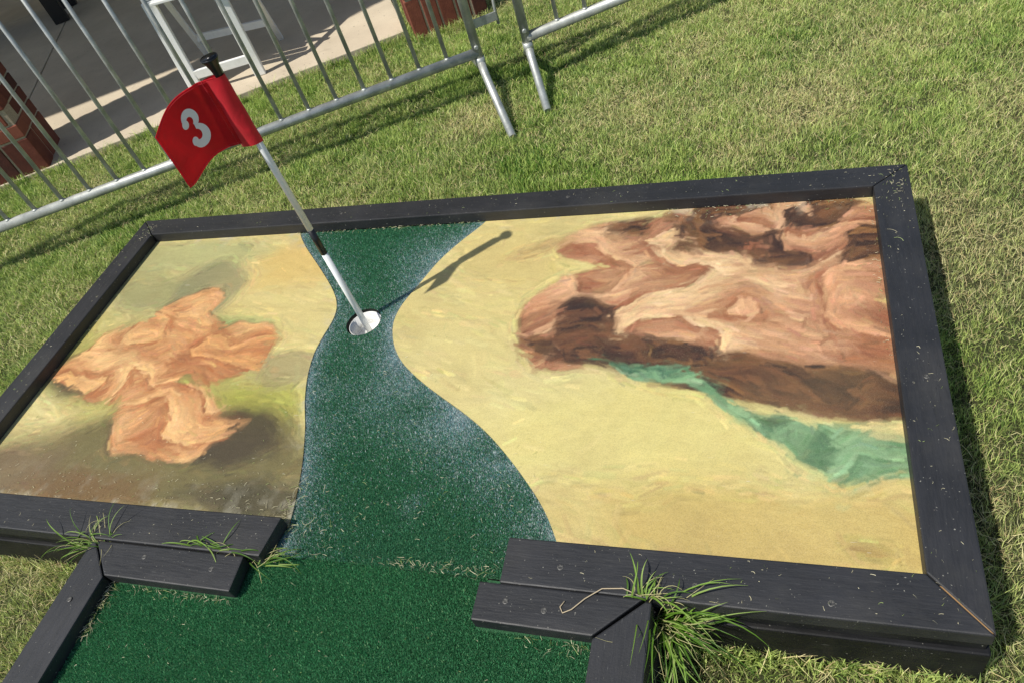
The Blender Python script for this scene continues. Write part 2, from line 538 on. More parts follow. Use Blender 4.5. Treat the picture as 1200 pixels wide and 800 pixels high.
def plank(poly, mat, parent, z0=0.0, z1=TOP, name="top_board", label=None, bv=0.0035):
    c = np.mean(np.array(poly), 0)
    o = bm_obj(name, prism_bm(poly, z0, z1, bv), mat, parent, origin=(c[0], c[1], (z0 + z1) / 2))
    if label: o["label"] = label
    return o
g = 0.0012
plank([(XO0 + g, YO1), (XO1 - g, YO1), (XI1 - g, YI1), (XI0 + g, YI1)], wood_x, green, name="top_board")
plank([(XO1, YO1 - g), (XI1, YI1 - g), (XI1, YI0 + g), (XO1, YO0 + g)], wood_y, green, name="top_board")
plank([(XO0, YO1 - g), (XI0, YI1 - g), (XI0, YI0 + g), (XO0, YO0 + g)], wood_y, green, name="top_board")
plank([(XO0 + g, YO0), (1.109, YO0), (1.121, YI0), (XI0 + g, YI0)], wood_x, green, name="top_board")
plank([(1.683, YO0), (XO1 - g, YO0), (XI1 - g, YI0), (1.680, YI0)], wood_x, green, name="top_board")
# lower tiers: a thin packer and a deep board standing a little proud
def lower(x0, y0, x1, y1, mat, a, b, name): plank([(x0, y0), (x1, y0), (x1, y1), (x0, y1)], mat, green, a, b, name, None, 0.004)
q = -0.004
for a, b, name, q_, ins in ((-0.030, -0.002, "packer_board", 0.004, 0.0), (-0.20, -0.0325, "lower_board", -0.004, 0.0)):
    lower(XO0 + q_, YO1 - .05, XO1 - q_, YO1 - q_, wood_x, a, b, name)
    lower(XO0 + q_, YO0 + q_ + .047, XO0 + q_ + .045, YO1 - .052, wood_y, a, b, name)
    lower(XO1 - q_ - .045, YO0 + q_ + .047, XO1 - q_, YO1 - .052, wood_y, a, b, name)
    if name == "packer_board":
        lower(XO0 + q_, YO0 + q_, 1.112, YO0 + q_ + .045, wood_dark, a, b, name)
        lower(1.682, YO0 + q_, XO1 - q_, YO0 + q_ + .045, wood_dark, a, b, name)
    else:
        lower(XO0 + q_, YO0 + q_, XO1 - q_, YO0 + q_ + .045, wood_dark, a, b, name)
# deck under the turf
bm_obj("deck", prism_bm([(XI0 - .03, YI0 - .03), (XI1 + .03, YI0 - .03), (XI1 + .03, YI1 + .03), (XI0 - .03, YI1 + .03)], -0.10, -0.0600, 0), raw_wood, green)
# pale sliver of bare timber showing in the open mitre at the near right corner
bm_obj("mitre_filler", prism_bm([(2.462, -0.040), (2.466, -0.042), (2.529, -0.1135), (2.525, -0.1115)], 0.01, 0.0366, 0), raw_wood, green)

# outlines of the turf hourglass
LB = np.array([(0.610, 1.12), (0.644, 1.056), (0.694, 0.995), (0.782, 0.904), (0.861, 0.819), (0.912, 0.759), (0.946, 0.702), (0.954, 0.648), (0.947, 0.59), (0.943, 0.523), (0.961, 0.433), (0.994, 0.343), (1.036, 0.26), (1.077, 0.156), (1.099, 0.083), (1.118, 0.007), (1.128, -0.06)])
RB = np.array([(1.352, 1.12), (1.33, 1.064), (1.271, 0.982), (1.224, 0.898), (1.188, 0.785), (1.16, 0.703), (1.157, 0.634), (1.184, 0.561), (1.225, 0.497), (1.292, 0.438), (1.372, 0.382), (1.459, 0.329), (1.544, 0.268), (1.628, 0.187), (1.695, 0.113), (1.735, 0.063), (1.764, 0.011), (1.80, -0.06)])
def smooth_b(B):
    yy = np.linspace(-0.06, 1.12, 800)
    xx = np.interp(yy, B[::-1, 1], B[::-1, 0])
    k = np.exp(-0.5 * (np.arange(-45, 46) / 17.0) ** 2); k /= k.sum()
    xp = np.pad(xx, 45, mode='reflect', reflect_type='odd')
    return yy, np.convolve(xp, k, 'valid')
LY, LX = smooth_b(LB); RY, RX = smooth_b(RB)
fL = lambda y: np.interp(y, LY, LX)
fR = lambda y: np.interp(y, RY, RX)
def bdist(x, y):
    """distance from points in the hourglass to the two borders (approx., with local slope)"""
    sl = np.gradient(LX, LY); sr = np.gradient(RX, RY)
    dl = (x - fL(y)) / np.sqrt(1 + np.interp(y, LY, sl) ** 2)
    dr = (fR(y) - x) / np.sqrt(1 + np.interp(y, RY, sr) ** 2)
    return dl, dr

CUP = np.array([1.058, 0.641]); CUPR = 0.054
def fringe(x, y):
    dl, dr = bdist(x, y)
    wob = fbm(x, y, 9, 21, 3) - 0.5
    wl_ = 0.036 + 0.026 * vn(y * 4, y * 0, 3) + 0.012 * (y < .45)
    wr_ = 0.046 + 0.085 * np.exp(-((y - 0.27) / 0.16) ** 2) + 0.04 * np.exp(-((y - 0.95) / 0.12) ** 2)
    f = 0.85 * np.exp(-np.clip(dl, 0, None) / wl_) + 0.95 * np.exp(-np.clip(dr - 0.002, 0, None) / wr_)
    f = f * (0.75 + 1.1 * wob) + 0.16 * np.clip(fbm(x, y, 4, 33, 3) - 0.5, 0, 1)
    f = f + 0.34 * np.exp(-(((x - 1.415) / .03) ** 2 + ((y - .05) / .035) ** 2)) * (0.6 + wob * 2)
    return np.clip(f, 0, 1)

# turf backing with a round hole, as a warped grid
def turf_grid(x0, x1, y0, y1, st, hole=None):
    nx = int(round((x1 - x0) / st)) + 1; ny = int(round((y1 - y0) / st)) + 1
    X, Y = np.meshgrid(np.linspace(x0, x1, nx), np.linspace(y0, y1, ny))
    X = X.ravel(); Y = Y.ravel()
    i = (np.arange(nx - 1)[None, :] + nx * np.arange(ny - 1)[:, None])
    F = np.stack([i, i + 1, i + nx + 1, i + nx], -1).reshape(-1, 4)
    if hole is not None:
        cx, cy, R = hole
        a = st * 9
        ci = int(round((cx - x0) / (x1 - x0) * (nx - 1))); cj = int(round((cy - y0) / (y1 - y0) * (ny - 1)))
        gx = x0 + ci * (x1 - x0) / (nx - 1); gy = y0 + cj * (y1 - y0) / (ny - 1)
        I = np.arange(nx * ny) % nx - ci; J = np.arange(nx * ny) // nx - cj
        n0 = max(2, int(R / st))
        m = np.maximum(abs(I), abs(J))
        r = np.hypot(I, J); r[r == 0] = 1
        w = np.clip((n0 * 3 - m) / (n0 * 2.0), 0, 1)
        tx = cx + I / r * (m / n0) * R; ty = cy + J / r * (m / n0) * R
        X = X * (1 - w) + tx * w; Y = Y * (1 - w) + ty * w
        inner = m < n0
        F = F[~(inner[F].any(1))]
    return X, Y, F
def turf_part(name, x0, x1, y0, y1, z, parent, hole=None, fr=True, label=None):
    X, Y, F = turf_grid(x0, x1, y0, y1, 0.0108, hole)
    V = np.stack([X, Y, np.full_like(X, z)], 1)
    me = np_mesh(name, V, F)
    add_attr(me, 'fringe', fringe(X, Y) if fr else np.zeros(len(X)))
    o = link(name, me, turf_back, parent)
    if label: o["label"] = label
    return o
turf_part("green_turf", 0.55, 1.90, -0.095, YI1 + .004, -0.004, green, (CUP[0], CUP[1], CUPR), label="dark green hourglass of artificial turf sprayed white along its borders")

def fibres(N, x, y, z, h, col, lean=0.55, w=0.0010):
    """one-triangle turf fibres"""
    N = len(x)
    a = rng.uniform(0, 2 * PI, N); la = rng.uniform(0, 2 * PI, N)
    hh = h * rng.uniform(0.6, 1.25, N); ll = hh * lean * rng.uniform(0.2, 1.2, N)
    dx = np.cos(a) * w * rng.uniform(0.7, 1.3, N); dy = np.sin(a) * w
    V = np.empty((N, 3, 3), np.float32)
    V[:, 0] = np.stack([x - dx, y - dy, z], 1); V[:, 1] = np.stack([x + dx, y + dy, z], 1)
    V[:, 2] = np.stack([x + np.cos(la) * ll, y + np.sin(la) * ll, z + hh], 1)
    F = np.arange(N * 3).reshape(-1, 3)
    return V.reshape(-1, 3), F, np.repeat(col, 3, 0)

def turf_fibre_part(name, x0, x1, y0, y1, dens, zb, h, parent, inside, colf):
    N = int((x1 - x0) * (y1 - y0) * dens)
    x = rng.uniform(x0, x1, N); y = rng.uniform(y0, y1, N)
    k = inside(x, y); x = x[k]; y = y[k]
    V, F, C = fibres(0, x, y, np.full(len(x), zb), h, colf(x, y))
    me = np_mesh(name, V, None, F); add_attr(me, 'tint', C)
    o = link(name, me, turf_fibre_m, parent); o["kind"] = 'stuff'
    return o
def col_green(x, y):
    n = len(x); f = fringe(x, y)
    r = rng.random(n)
    base = np.array(lin(76, 140, 102))[None] * rng.uniform(0.65, 1.4, n)[:, None]
    pale = np.where((r < 0.07)[:, None], np.array(lin(130, 176, 140))[None], base)
    white = np.array(lin(226, 236, 236))[None] * rng.uniform(0.5, 1.1, n)[:, None]
    blue = np.array(lin(120, 176, 180))[None] * rng.uniform(0.6, 1.2, n)[:, None]
    s = rng.random(n)
    out = np.where((s < f * 0.95)[:, None], white, np.where((s < f * 1.45)[:, None], blue, pale))
    return out
def in_green(x, y):
    dl, dr = bdist(x, y)
    return (dl > -0.004) & (dr > -0.004) & ((x - CUP[0]) ** 2 + (y - CUP[1]) ** 2 > (CUPR + .001) ** 2) & (y < YI1) & \
        ~((y < YI0 + .001) & ((x < 1.113 + (y + .119) * .12) | (x > 1.682)))
turf_fibre_part("green_turf_fibres", 0.6, 1.80, -0.094, YI1, 460000, -0.004, 0.0052, green, in_green, col_green)

# cup
cup = bmesh.new()
prof = [(CUPR, -0.002, 0, 1), (CUPR + .0005, -0.008, 0, 1), (0.0550, -0.030, 0, 1), (0.0505, -0.030, 1, 1), (0.0505, -0.0085, 1, 0), (0.0488, -0.0080, 1, 0), (0.0475, -0.0525, 1, 0), (0.045, -0.056, 1, 0), (0.012, -0.0565, 1, 0)]
N = 48
rings = []
for r, z, k_, m_ in prof:
    ox, oy = (0.0038 * k_, -0.0012 * k_)
    rings.append([cup.verts.new((CUP[0] + ox + r * math.cos(2 * PI * k / N), CUP[1] + oy + r * math.sin(2 * PI * k / N), z)) for k in range(N)])
for i in range(len(rings) - 1):
    for k in range(N):
        f = cup.faces.new((rings[i][k], rings[i + 1][k], rings[i + 1][(k + 1) % N], rings[i][(k + 1) % N])); f.smooth = True
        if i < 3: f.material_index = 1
cup.faces.new(rings[-1])
me = bpy.data.meshes.new("hole_cup"); cup.to_mesh(me); cup.free()
me.materials.append(cup_white); me.materials.append(gap_shade)
link("hole_cup", me, None, green)

# ---- painted panels: loose painterly masses of colour (a plain abstract picture)
def warp(x, y, amt, sc, s):
    return x + amt * (fbm(x, y, sc, s, 4) - .5) * 2, y + amt * (fbm(x, y, sc, s + 50, 4) - .5) * 2

S = lambda r, g_, b: np.array(lin(r, g_, b))
def cloud(C, x, y, cx, cy, rx, ry, col, op, seed, rot=0.0, edge=0.5):
    ca, sa = math.cos(rot), math.sin(rot)
    dx = (x - cx) * ca + (y - cy) * sa; dy = -(x - cx) * sa + (y - cy) * ca
    d = np.hypot(dx / rx, dy / ry) + 0.9 * (fbm(x, y, 5, seed, 5) - .5)
    a = np.clip((1 - d) / edge, 0, 1) * op
    return C * (1 - a)[:, None] + np.array(col)[None] * a[:, None]

def ell(x, y, cx, cy, rx, ry, rot):
    ca, sa = math.cos(rot), math.sin(rot)
    return np.hypot(((x - cx) * ca + (y - cy) * sa) / rx, (-(x - cx) * sa + (y - cy) * ca) / ry)
def ss(t):
    t = np.clip(t, 0, 1); return t * t * (3 - 2 * t)
def folds(x, y, seed, sc, bands, amt):
    """brushed folds: bands of a twice-warped field, each light on one side and dark on the other"""
    a, b = warp(x, y, .16 * amt, sc, seed)
    a, b = warp(a, b, .05 * amt, sc * 3.1, seed + 7)
    v = fbm(a * .7 + b * .3, b * 1.3 - a * .15, sc, seed + 3, 3)
    u = v * bands * 2.2 + .5 * b * bands
    fr = u - np.floor(u)
    l = np.clip(1.02 - fr ** .9 * 1.05 + .9 * (fbm(a * 2, b * 7, 9, seed + 5, 4) - .5) + .5 * (fbm(x, y, 14, seed + 6, 3) - .5), 0, 1)
    e = np.exp(-(np.minimum(fr * 2.5, 1 - fr) / .05) ** 2) * ss(vn(x * 9, y * 9, seed + 11) * 1.8 - .5)
    t = vn(np.floor(u) * 1.7, np.floor(u) * 0 + .5, seed) * .6 + .4 * fbm(x, y, 4, seed + 9, 2)
    return l, t, e
def palette(t, lo, hi, l):
    n = len(lo); k = np.clip(t, 0, .9999) * (n - 1); i = np.floor(k).astype(int); f = (k - i)[:, None]
    lo = np.array(lo); hi = np.array(hi); i2 = np.minimum(i + 1, n - 1)
    A = lo[i] * (1 - f) + lo[i2] * f; B = hi[i] * (1 - f) + hi[i2] * f
    return A * (1 - l)[:, None] + B * l[:, None]

def under(x, y):
    n1 = fbm(x, y, 3, 1, 5); n2 = fbm(x + 3 * y, y, 7, 2, 4)
    left = (x < 1.15)
    C = S(206, 186, 116)[None] * (1 - n1)[:, None] + S(220, 208, 146)[None] * n1[:, None]
    C = C * (0.90 + 0.2 * n2)[:, None]
    W = lambda c: np.repeat(np.array(c)[None], len(x), 0)
    # warm and pale veils
    C = cloud(C, x, y, 0.78, 0.92, 0.30, 0.16, S(212, 180, 104), .8, 3)
    C = cloud(C, x, y, 2.2, 0.05, 0.6, 0.16, S(196, 168, 92), .7, 4)
    C = cloud(C, x, y, 1.45, 0.9, 0.25, 0.2, S(200, 178, 112), .6, 5)
    C = cloud(C, x, y, 1.9, 0.28, 0.5, 0.2, S(216, 202, 122), .6, 6)
    if left.any():
        # left panel: greenish sky, grey-olive cloud, lime slope, brown foot
        C = cloud(C, x, y, 0.10, 0.98, 0.55, 0.10, S(160, 164, 112), .7, 7)
        C = cloud(C, x, y, 0.18, 0.78, 0.32, 0.20, S(136, 138, 92), .75, 8)
        C = cloud(C, x, y, 0.40, 0.82, 0.16, 0.14, S(128, 126, 92), .7, 81, 0, .25)
        C = cloud(C, x, y, 0.30, 0.45, 0.75, 0.22, S(158, 152, 70), .8, 9, -.25)
        C = cloud(C, x, y, 0.86, 0.33, 0.18, 0.12, S(160, 160, 60), .8, 10)
        C = cloud(C, x, y, 0.90, 0.46, 0.14, 0.09, S(150, 138, 96), .7, 101, 0, .3)
        C = cloud(C, x, y, 0.55, 0.60, 0.22, 0.10, S(116, 150, 88), .7, 11)
        C = cloud(C, x, y, 0.62, 0.10, 0.85, 0.20, S(92, 82, 40), .9, 12)
        C = cloud(C, x, y, 0.10, 0.06, 0.34, 0.14, S(112, 92, 66), .85, 13)
        C = cloud(C, x, y, 0.45, 0.03, 0.25, 0.07, S(116, 82, 44), .7, 14)
        C = cloud(C, x, y, 0.84, 0.22, 0.19, 0.12, S(62, 50, 32), .9, 15)
        C = cloud(C, x, y, 0.14, 0.42, 0.20, 0.10, S(66, 58, 36), .85, 16)
        C = cloud(C, x, y, 0.95, 0.03, 0.3, 0.07, S(66, 60, 36), .9, 17)
        m = np.minimum.reduce([ell(x, y, .34, .50, .29, .19, .2), ell(x, y, .56, .28, .26, .13, -.3), ell(x, y, .64, .52, .17, .13, .3), ell(x, y, .36, .70, .13, .08, .4)])
        m = m + .8 * (fbm(x, y, 7, 300, 4) - .5)
        l, t, e = folds(x, y, 310, 2.4, 3.4, .9)
        F_ = palette(t + .12, [S(112, 64, 36), S(160, 92, 52), S(176, 110, 62), S(150, 88, 56)], [S(214, 146, 88), S(232, 172, 106), S(240, 194, 132), S(220, 160, 112)], l)
        F_ = F_ * (1 - .35 * e)[:, None] + S(92, 52, 30)[None] * (.35 * e)[:, None]
        a = ss((1.0 - m) / .06); C = C * (1 - a)[:, None] + F_ * a[:, None]
        rim = np.exp(-((m - .99) / .035) ** 2) * .7 * vn(x * 14, y * 14, 9); C = C * (1 - rim)[:, None] + S(84, 50, 30)[None] * rim[:, None]
    r = ~left
    if r.any():
        # right panel: one turbulent bank of folded colour, dark wine at the back, brown below
        l, t, e = folds(x, y, 330, 2.0, 4.4, .8)
        l2, t2, e2 = folds(x, y, 350, 5.0, 3.2, .5)
        m = np.minimum.reduce([ell(x, y, 2.22, .90, .42, .22, -.1), ell(x, y, 1.72, .66, .17, .20, -.5), ell(x, y, 2.05, .66, .46, .17, -.25), ell(x, y, 2.10, .47, .46, .09, -.22), ell(x, y, 1.80, .94, .20, .11, .1), ell(x, y, 2.5, .5, .3, .16, 0)])
        m = m + .40 * (fbm(x, y, 6, 301, 4) - .5)
        warm = palette(t, [S(98, 56, 34), S(150, 92, 62), S(170, 112, 72), S(112, 74, 36)], [S(216, 150, 98), S(226, 176, 132), S(242, 210, 158), S(216, 164, 88)], l)
        dark = palette(t2, [S(30, 18, 14), S(48, 26, 22), S(56, 38, 22)], [S(92, 50, 38), S(124, 84, 50), S(156, 110, 60)], l2)
        back = ss((ell(x, y, 2.24, .99, .46, .17, -.08) * -1 + 1.15 + .5 * (fbm(x, y, 9, 302, 3) - .5)) / .25)
        spots = ss((fbm(x, y, 12, 303, 3) - .545) / .04)
        back = back * (1 - .9 * spots)
        low = ss((1.1 - ell(x, y, 2.05, .46, .48, .085, -.22) + .7 * (fbm(x, y, 8, 304, 3) - .5)) / .2)
        pocket = ss((1.0 - ell(x, y, 1.72, .62, .10, .11, .4) + .5 * (fbm(x, y, 8, 305, 3) - .5)) / .15)
        k = np.clip(np.maximum(np.maximum(back, low), pocket), 0, 1)
        F_ = warm * (1 - k)[:, None] + dark * k[:, None]
        ee = np.clip(.35 * e * (1 - k) + .3 * e2 * k, 0, 1)
        F_ = F_ * (1 - ee)[:, None] + S(58, 30, 22)[None] * ee[:, None]
        a = ss((1.0 - m) / .07); C = C * (1 - a)[:, None] + F_ * a[:, None]
        rim = np.exp(-((m - .98) / .04) ** 2) * .7 * vn(x * 12, y * 12, 12); C = C * (1 - rim)[:, None] + S(96, 56, 36)[None] * rim[:, None]
        # green wash drifting below
        yc = .47 - .45 * (x - 1.86) + .025 * np.sin((x - 1.86) * 12) + .012 * np.sin(x * 29)
        hw = .016 + .04 * ss((x - 1.94) / .3) + .012 * np.sin(x * 17)
        mg = np.abs(y - yc) / hw + 1.1 * (fbm(x, y, 9, 306, 3) - .5) + 8 * np.clip(1.84 - x, 0, 1)
        lg_, tg, eg_ = folds(x, y, 370, 5.0, 4.0, .6)
        G_ = palette(tg, [S(46, 96, 70), S(76, 128, 88)], [S(116, 170, 130), S(160, 194, 138)], lg_)
        a = ss((1.0 - mg) / .2) * .92; C = C * (1 - a)[:, None] + G_ * a[:, None]
        C = cloud(C, x, y, 2.36, .03, .05, .025, S(140, 108, 56), .55, 71, 0, .7)
        C = cloud(C, x, y, 1.55, .93, .12, .03, S(178, 140, 90), .5, 33, .4, .5)
    return C

# the picture is brushed on: thousands of short overlapping strokes along a flowing direction,
# rastered once into an array and read back at the panel vertices
PST = 0.0022
PX0, PY0 = -0.02, -0.04
PNX, PNY = int(2.50 / PST), int(1.14 / PST)
def brushed():
    gx = PX0 + (np.arange(PNX) + .5) * PST; gy = PY0 + (np.arange(PNY) + .5) * PST
    GX, GY = np.meshgrid(gx, gy)
    base = under(GX.ravel(), GY.ravel()).reshape(PNY, PNX, 3).astype(np.float32)
    img = base.copy()
    R = np.random.default_rng(11)
    # local busyness decides the stroke size
    lum = base.mean(2)
    gyy, gxx = np.gradient(lum); busy = np.hypot(gxx, gyy)
    for _ in range(6):
        busy = (busy + np.roll(busy, 3, 0) + np.roll(busy, -3, 0) + np.roll(busy, 3, 1) + np.roll(busy, -3, 1)) / 5
    # stroke direction: along the edges of the forms where there are any (smoothed gradient tensor), else drifting
    Jxx, Jyy, Jxy = gxx * gxx, gyy * gyy, gxx * gyy
    def blur(A, n=10, r=3):
        for _ in range(n):
            A = (A + np.roll(A, r, 0) + np.roll(A, -r, 0) + np.roll(A, r, 1) + np.roll(A, -r, 1)) / 5
        return A
    Jxx, Jyy, Jxy = blur(Jxx), blur(Jyy), blur(Jxy)
    along = .5 * np.arctan2(2 * Jxy, Jxx - Jyy) + PI / 2
    coh = np.hypot(Jxx - Jyy, 2 * Jxy) / (Jxx + Jyy + 1e-9) * np.clip((Jxx + Jyy) / 4e-6, 0, 1)
    for n, L0, W0, jit, op, need in ((2600, .120, .018, .035, .35, 0), (6500, .055, .0075, .10, .75, .0014), (9000, .030, .0042, .15, .9, .0022)):
        X = R.uniform(PX0, PX0 + 2.5, n); Y = R.uniform(PY0, PY0 + 1.14, n)
        A = 2 * PI * fbm(X, Y, 1.7, 400, 2) * 1.6 + R.normal(0, .22, n)
        for i in range(n):
            ci = min(PNX - 1, int((X[i] - PX0) / PST)); cj = min(PNY - 1, int((Y[i] - PY0) / PST))
            if busy[cj, ci] < need and R.random() > .015: continue
            if R.random() < coh[cj, ci] * 1.6: A[i] = along[cj, ci] + R.normal(0, .12)
            elif need == 0 and busy[cj, ci] > .003: continue
            L = L0 * R.uniform(.5, 1.2); W = W0 * R.uniform(.6, 1.3); r = L / 2 + W
            i0 = max(0, int((X[i] - r - PX0) / PST)); i1 = min(PNX, int((X[i] + r - PX0) / PST) + 1)
            j0 = max(0, int((Y[i] - r - PY0) / PST)); j1 = min(PNY, int((Y[i] + r - PY0) / PST) + 1)
            if i1 <= i0 or j1 <= j0: continue
            dx = gx[None, i0:i1] - X[i]; dy = gy[j0:j1, None] - Y[i]
            c, s_ = math.cos(A[i]), math.sin(A[i])
            u = dx * c + dy * s_; v = -dx * s_ + dy * c
            v = v + R.uniform(-4, 4) * u * u
            q = np.hypot(np.clip(np.abs(u) - L / 2, 0, None), v) / W
            ph = R.uniform(0, 6.3)
            br_ = .80 + .20 * np.sin(v / W * 9 + ph + 2 * np.sin(u / L * 3))
            al = np.clip((1.05 - q) / .3, 0, 1) * br_ * op * np.clip(1.15 - (u / L + .5) * .35, 0, 1)
            col = base[cj, ci] * (1 + R.normal(0, jit)) * (1 + R.normal(0, jit * .35, 3))
            # a loaded edge on one side of each stroke
            shade = 1 + .10 * np.clip(v / W, -1, 1)
            img[j0:j1, i0:i1] = img[j0:j1, i0:i1] * (1 - al[..., None]) + (col[None, None] * shade[..., None]) * al[..., None]
    return np.clip(img, 0, 1)
IMG = brushed()

def paint(x, y):
    fx = np.clip((x - PX0) / PST - .5, 0, PNX - 1.001); fy = np.clip((y - PY0) / PST - .5, 0, PNY - 1.001)
    i = fx.astype(int); j = fy.astype(int); a = (fx - i)[:, None]; b = (fy - j)[:, None]
    C = (IMG[j, i] * (1 - a) + IMG[j, i + 1] * a) * (1 - b) + (IMG[j + 1, i] * (1 - a) + IMG[j + 1, i + 1] * a) * b
    # scuffs and grass dust at the borders
    dust = np.clip(fbm(x, y, 30, 80, 3) - .55, 0, 1) * 2.2
    edge = np.exp(-(y - YI0) / .05) * (x < 1.15) + np.exp(-(YI1 - y) / .03) + np.exp(-np.abs(fL(y) - x) / .02) * (x < 1.15)
    k = np.clip(dust * edge, 0, .6)
    C = C * (1 - k)[:, None] + S(190, 186, 166)[None] * k[:, None]
    # faint foot dirt
    d = ss((fbm(x, y, 5, 410, 4) - .55) / .25) * .16
    C = C * (1 - d)[:, None] + S(150, 126, 84)[None] * d[:, None]
    return C * 0.82

def panel(name, xa, xb, zt, label):
    """rows in y, columns stretched between the two border curves"""
    ny = 340; nx = 460
    y = np.linspace(YI0 - .006, YI1 + .0, ny)
    A = xa(y); B = xb(y)
    tcol = np.linspace(0, 1, nx)
    X = A[:, None] * (1 - tcol)[None] + B[:, None] * tcol[None]
    Y = np.repeat(y[:, None], nx, 1)
    x = X.ravel(); yy = Y.ravel()
    z = zt + 0.0012 * (fbm(x, yy, 3, 44, 2) - .5)
    V = np.stack([x, yy, z], 1)
    i = (np.arange(nx - 1)[None, :] + nx * np.arange(ny - 1)[:, None])
    F = np.stack([i, i + 1, i + nx + 1, i + nx], -1).reshape(-1, 4)
    # skirts
    nV = len(V)
    ring = np.concatenate([np.arange(nx), np.arange(1, ny) * nx + nx - 1, (ny - 1) * nx + np.arange(nx - 2, -1, -1), np.arange(ny - 2, 0, -1) * nx])
    low = V[ring].copy(); low[:, 2] = -0.0085
    m = len(ring); r0 = np.arange(m); r1 = (r0 + 1) % m
    F2 = np.stack([ring[r0], nV + r0, nV + r1, ring[r1]], 1)
    C = paint(x, yy)
    C = np.concatenate([C, np.repeat(np.array(lin(110, 62, 38))[None], m, 0)], 0)
    V = np.concatenate([V, low]); F = np.concatenate([F, F2])
    me = np_mesh(name, V, F); add_attr(me, 'paint', C)
    me.polygons.foreach_set("use_smooth", [False] * len(me.polygons))
    o = link(name, me, paint_m, green); o["label"] = label
    return o
panel("painted_panel", lambda y: np.full_like(y, XI0 - .004), lambda y: fL(y), 0.0012, "left painted panel, peach and olive billows on pale yellow")
panel("painted_panel", lambda y: fR(y), lambda y: np.full_like(y, XI1 + .001), 0.0012, "right painted panel, pink and brown drapery bands with a teal ribbon on cream")

# ------------------------------------------------------------------ fairway
fair = empty("putting_fairway", (1.30, -0.6, -0.15))
tag(fair, "green carpeted fairway between low black timber edgings, leading up to the framed green", "mini golf fairway")
FYB = -2.35
plank([(0.632, YO0 - .003), (1.068, YO0 - .003), (1.074, -0.205), (0.716, -0.205)], wood_x, fair, 0.001, TOP - .003, "edging_board", "short black board across the left shoulder of the fairway")
plank([(0.616, YO0 - .006), (0.629, YO0 - .006), (0.712, -0.207), (0.704, FYB), (0.600, FYB)], wood_y, fair, -0.20, TOP - .005, "edging_board", "left black edging board of the fairway")
plank([(1.641, YO0 - .0015 + .0), (1.972, YO0 - .0015), (1.972, -0.122), (1.882, -0.196), (1.878, -0.199), (1.643, -0.199)][:0] or [(1.641, YO0 - .0015), (1.968, YO0 - .0015), (1.882, -0.201), (1.643, -0.199)], wood_x, fair, 0.001, TOP, "edging_board", "wide black board across the right shoulder of the fairway")
plank([(1.972, YO0 - .006), (1.984, YO0 - .006), (1.992, FYB), (1.880, FYB), (1.8835, -0.205)], wood_y, fair, -0.20, TOP - .001, "edging_board", "right black edging board of the fairway")
plank([(0.60, FYB - .10), (1.992, FYB - .10), (1.992, FYB - .003), (0.60, FYB - .003)], wood_x, fair, -0.20, TOP, "edging_board", "far end board of the fairway")
bm_obj("deck", prism_bm([(0.70, FYB), (1.89, FYB), (1.89, -0.12), (0.70, -0.12)], -0.05, -0.011, 0), raw_wood, fair)
turf_part("fairway_turf", 0.704, 1.886, FYB, -0.0975, -0.0055, fair, None, False, "plain bright green artificial turf of the fairway")
def col_fair(x, y):
    n = len(x); r = rng.random(n)
    base = np.array(lin(76, 144, 98))[None] * rng.uniform(0.6, 1.45, n)[:, None]
    m = (0.85 + 0.35 * fbm(x, y, 5, 61, 3))[:, None]
    return np.where((r < 0.045)[:, None], np.array(lin(150, 200, 146))[None], base * m)
def in_fair(x, y):
    return ~((y > -0.206) & (x < 1.074)) & ~((y > -0.202) & (x > 1.64))
turf_fibre_part("fairway_turf_fibres", 0.712, 1.882, -0.62, -0.094, 480000, -0.0055, 0.0055, fair, in_fair, col_fair)
turf_fibre_part("fairway_turf_fibres", 0.712, 1.882, FYB, -0.62, 60000, -0.0055, 0.0055, fair, in_fair, col_fair)

# screw heads sunk into the boards
def screw(x, y, z, parent):
    bm = bmesh.new()
    n = 12
    prof = [(0.0062, 0.0003), (0.0048, 0.0012), (0.0032, 0.0004), (0.0014, 0.0004)]
    rg = [[bm.verts.new((x + r * math.cos(2 * PI * k / n), y + r * math.sin(2 * PI * k / n), z + dz)) for k in range(n)] for r, dz in prof]
    for i in range(3):
        for k in range(n): bm.faces.new((rg[i][k], rg[i][(k + 1) % n], rg[i + 1][(k + 1) % n], rg[i + 1][k]))
    bm.faces.new(rg[-1])
    bm_obj("screw", bm, screw_m, parent, True)
t = NT("painted_screw"); t.set(Base_Color=t.ramp(t.noise(t.tc(), 400, 2), [(0.4, lin(34, 35, 38)), (0.62, lin(96, 94, 88))]), Roughness=0.45); screw_m = t.m
for x, y in [(0.80, -.15), (1.0, -.16), (1.705, -.155), (1.785, -.165)]: screw(x, y, TOP + (-.003 if x < 1.2 else 0), fair)
for x, y in [(1.93, -.26), (0.66, -.27)]: screw(x, y, TOP - .003, fair)
for x, y in [(0.26, -.085), (1.80, -.075), (2.06, -.085), (2.29, -.092), (2.495, 0.42), (1.6, 1.12), (.8, 1.12), (-.045, .4)]: screw(x, y, TOP, green)

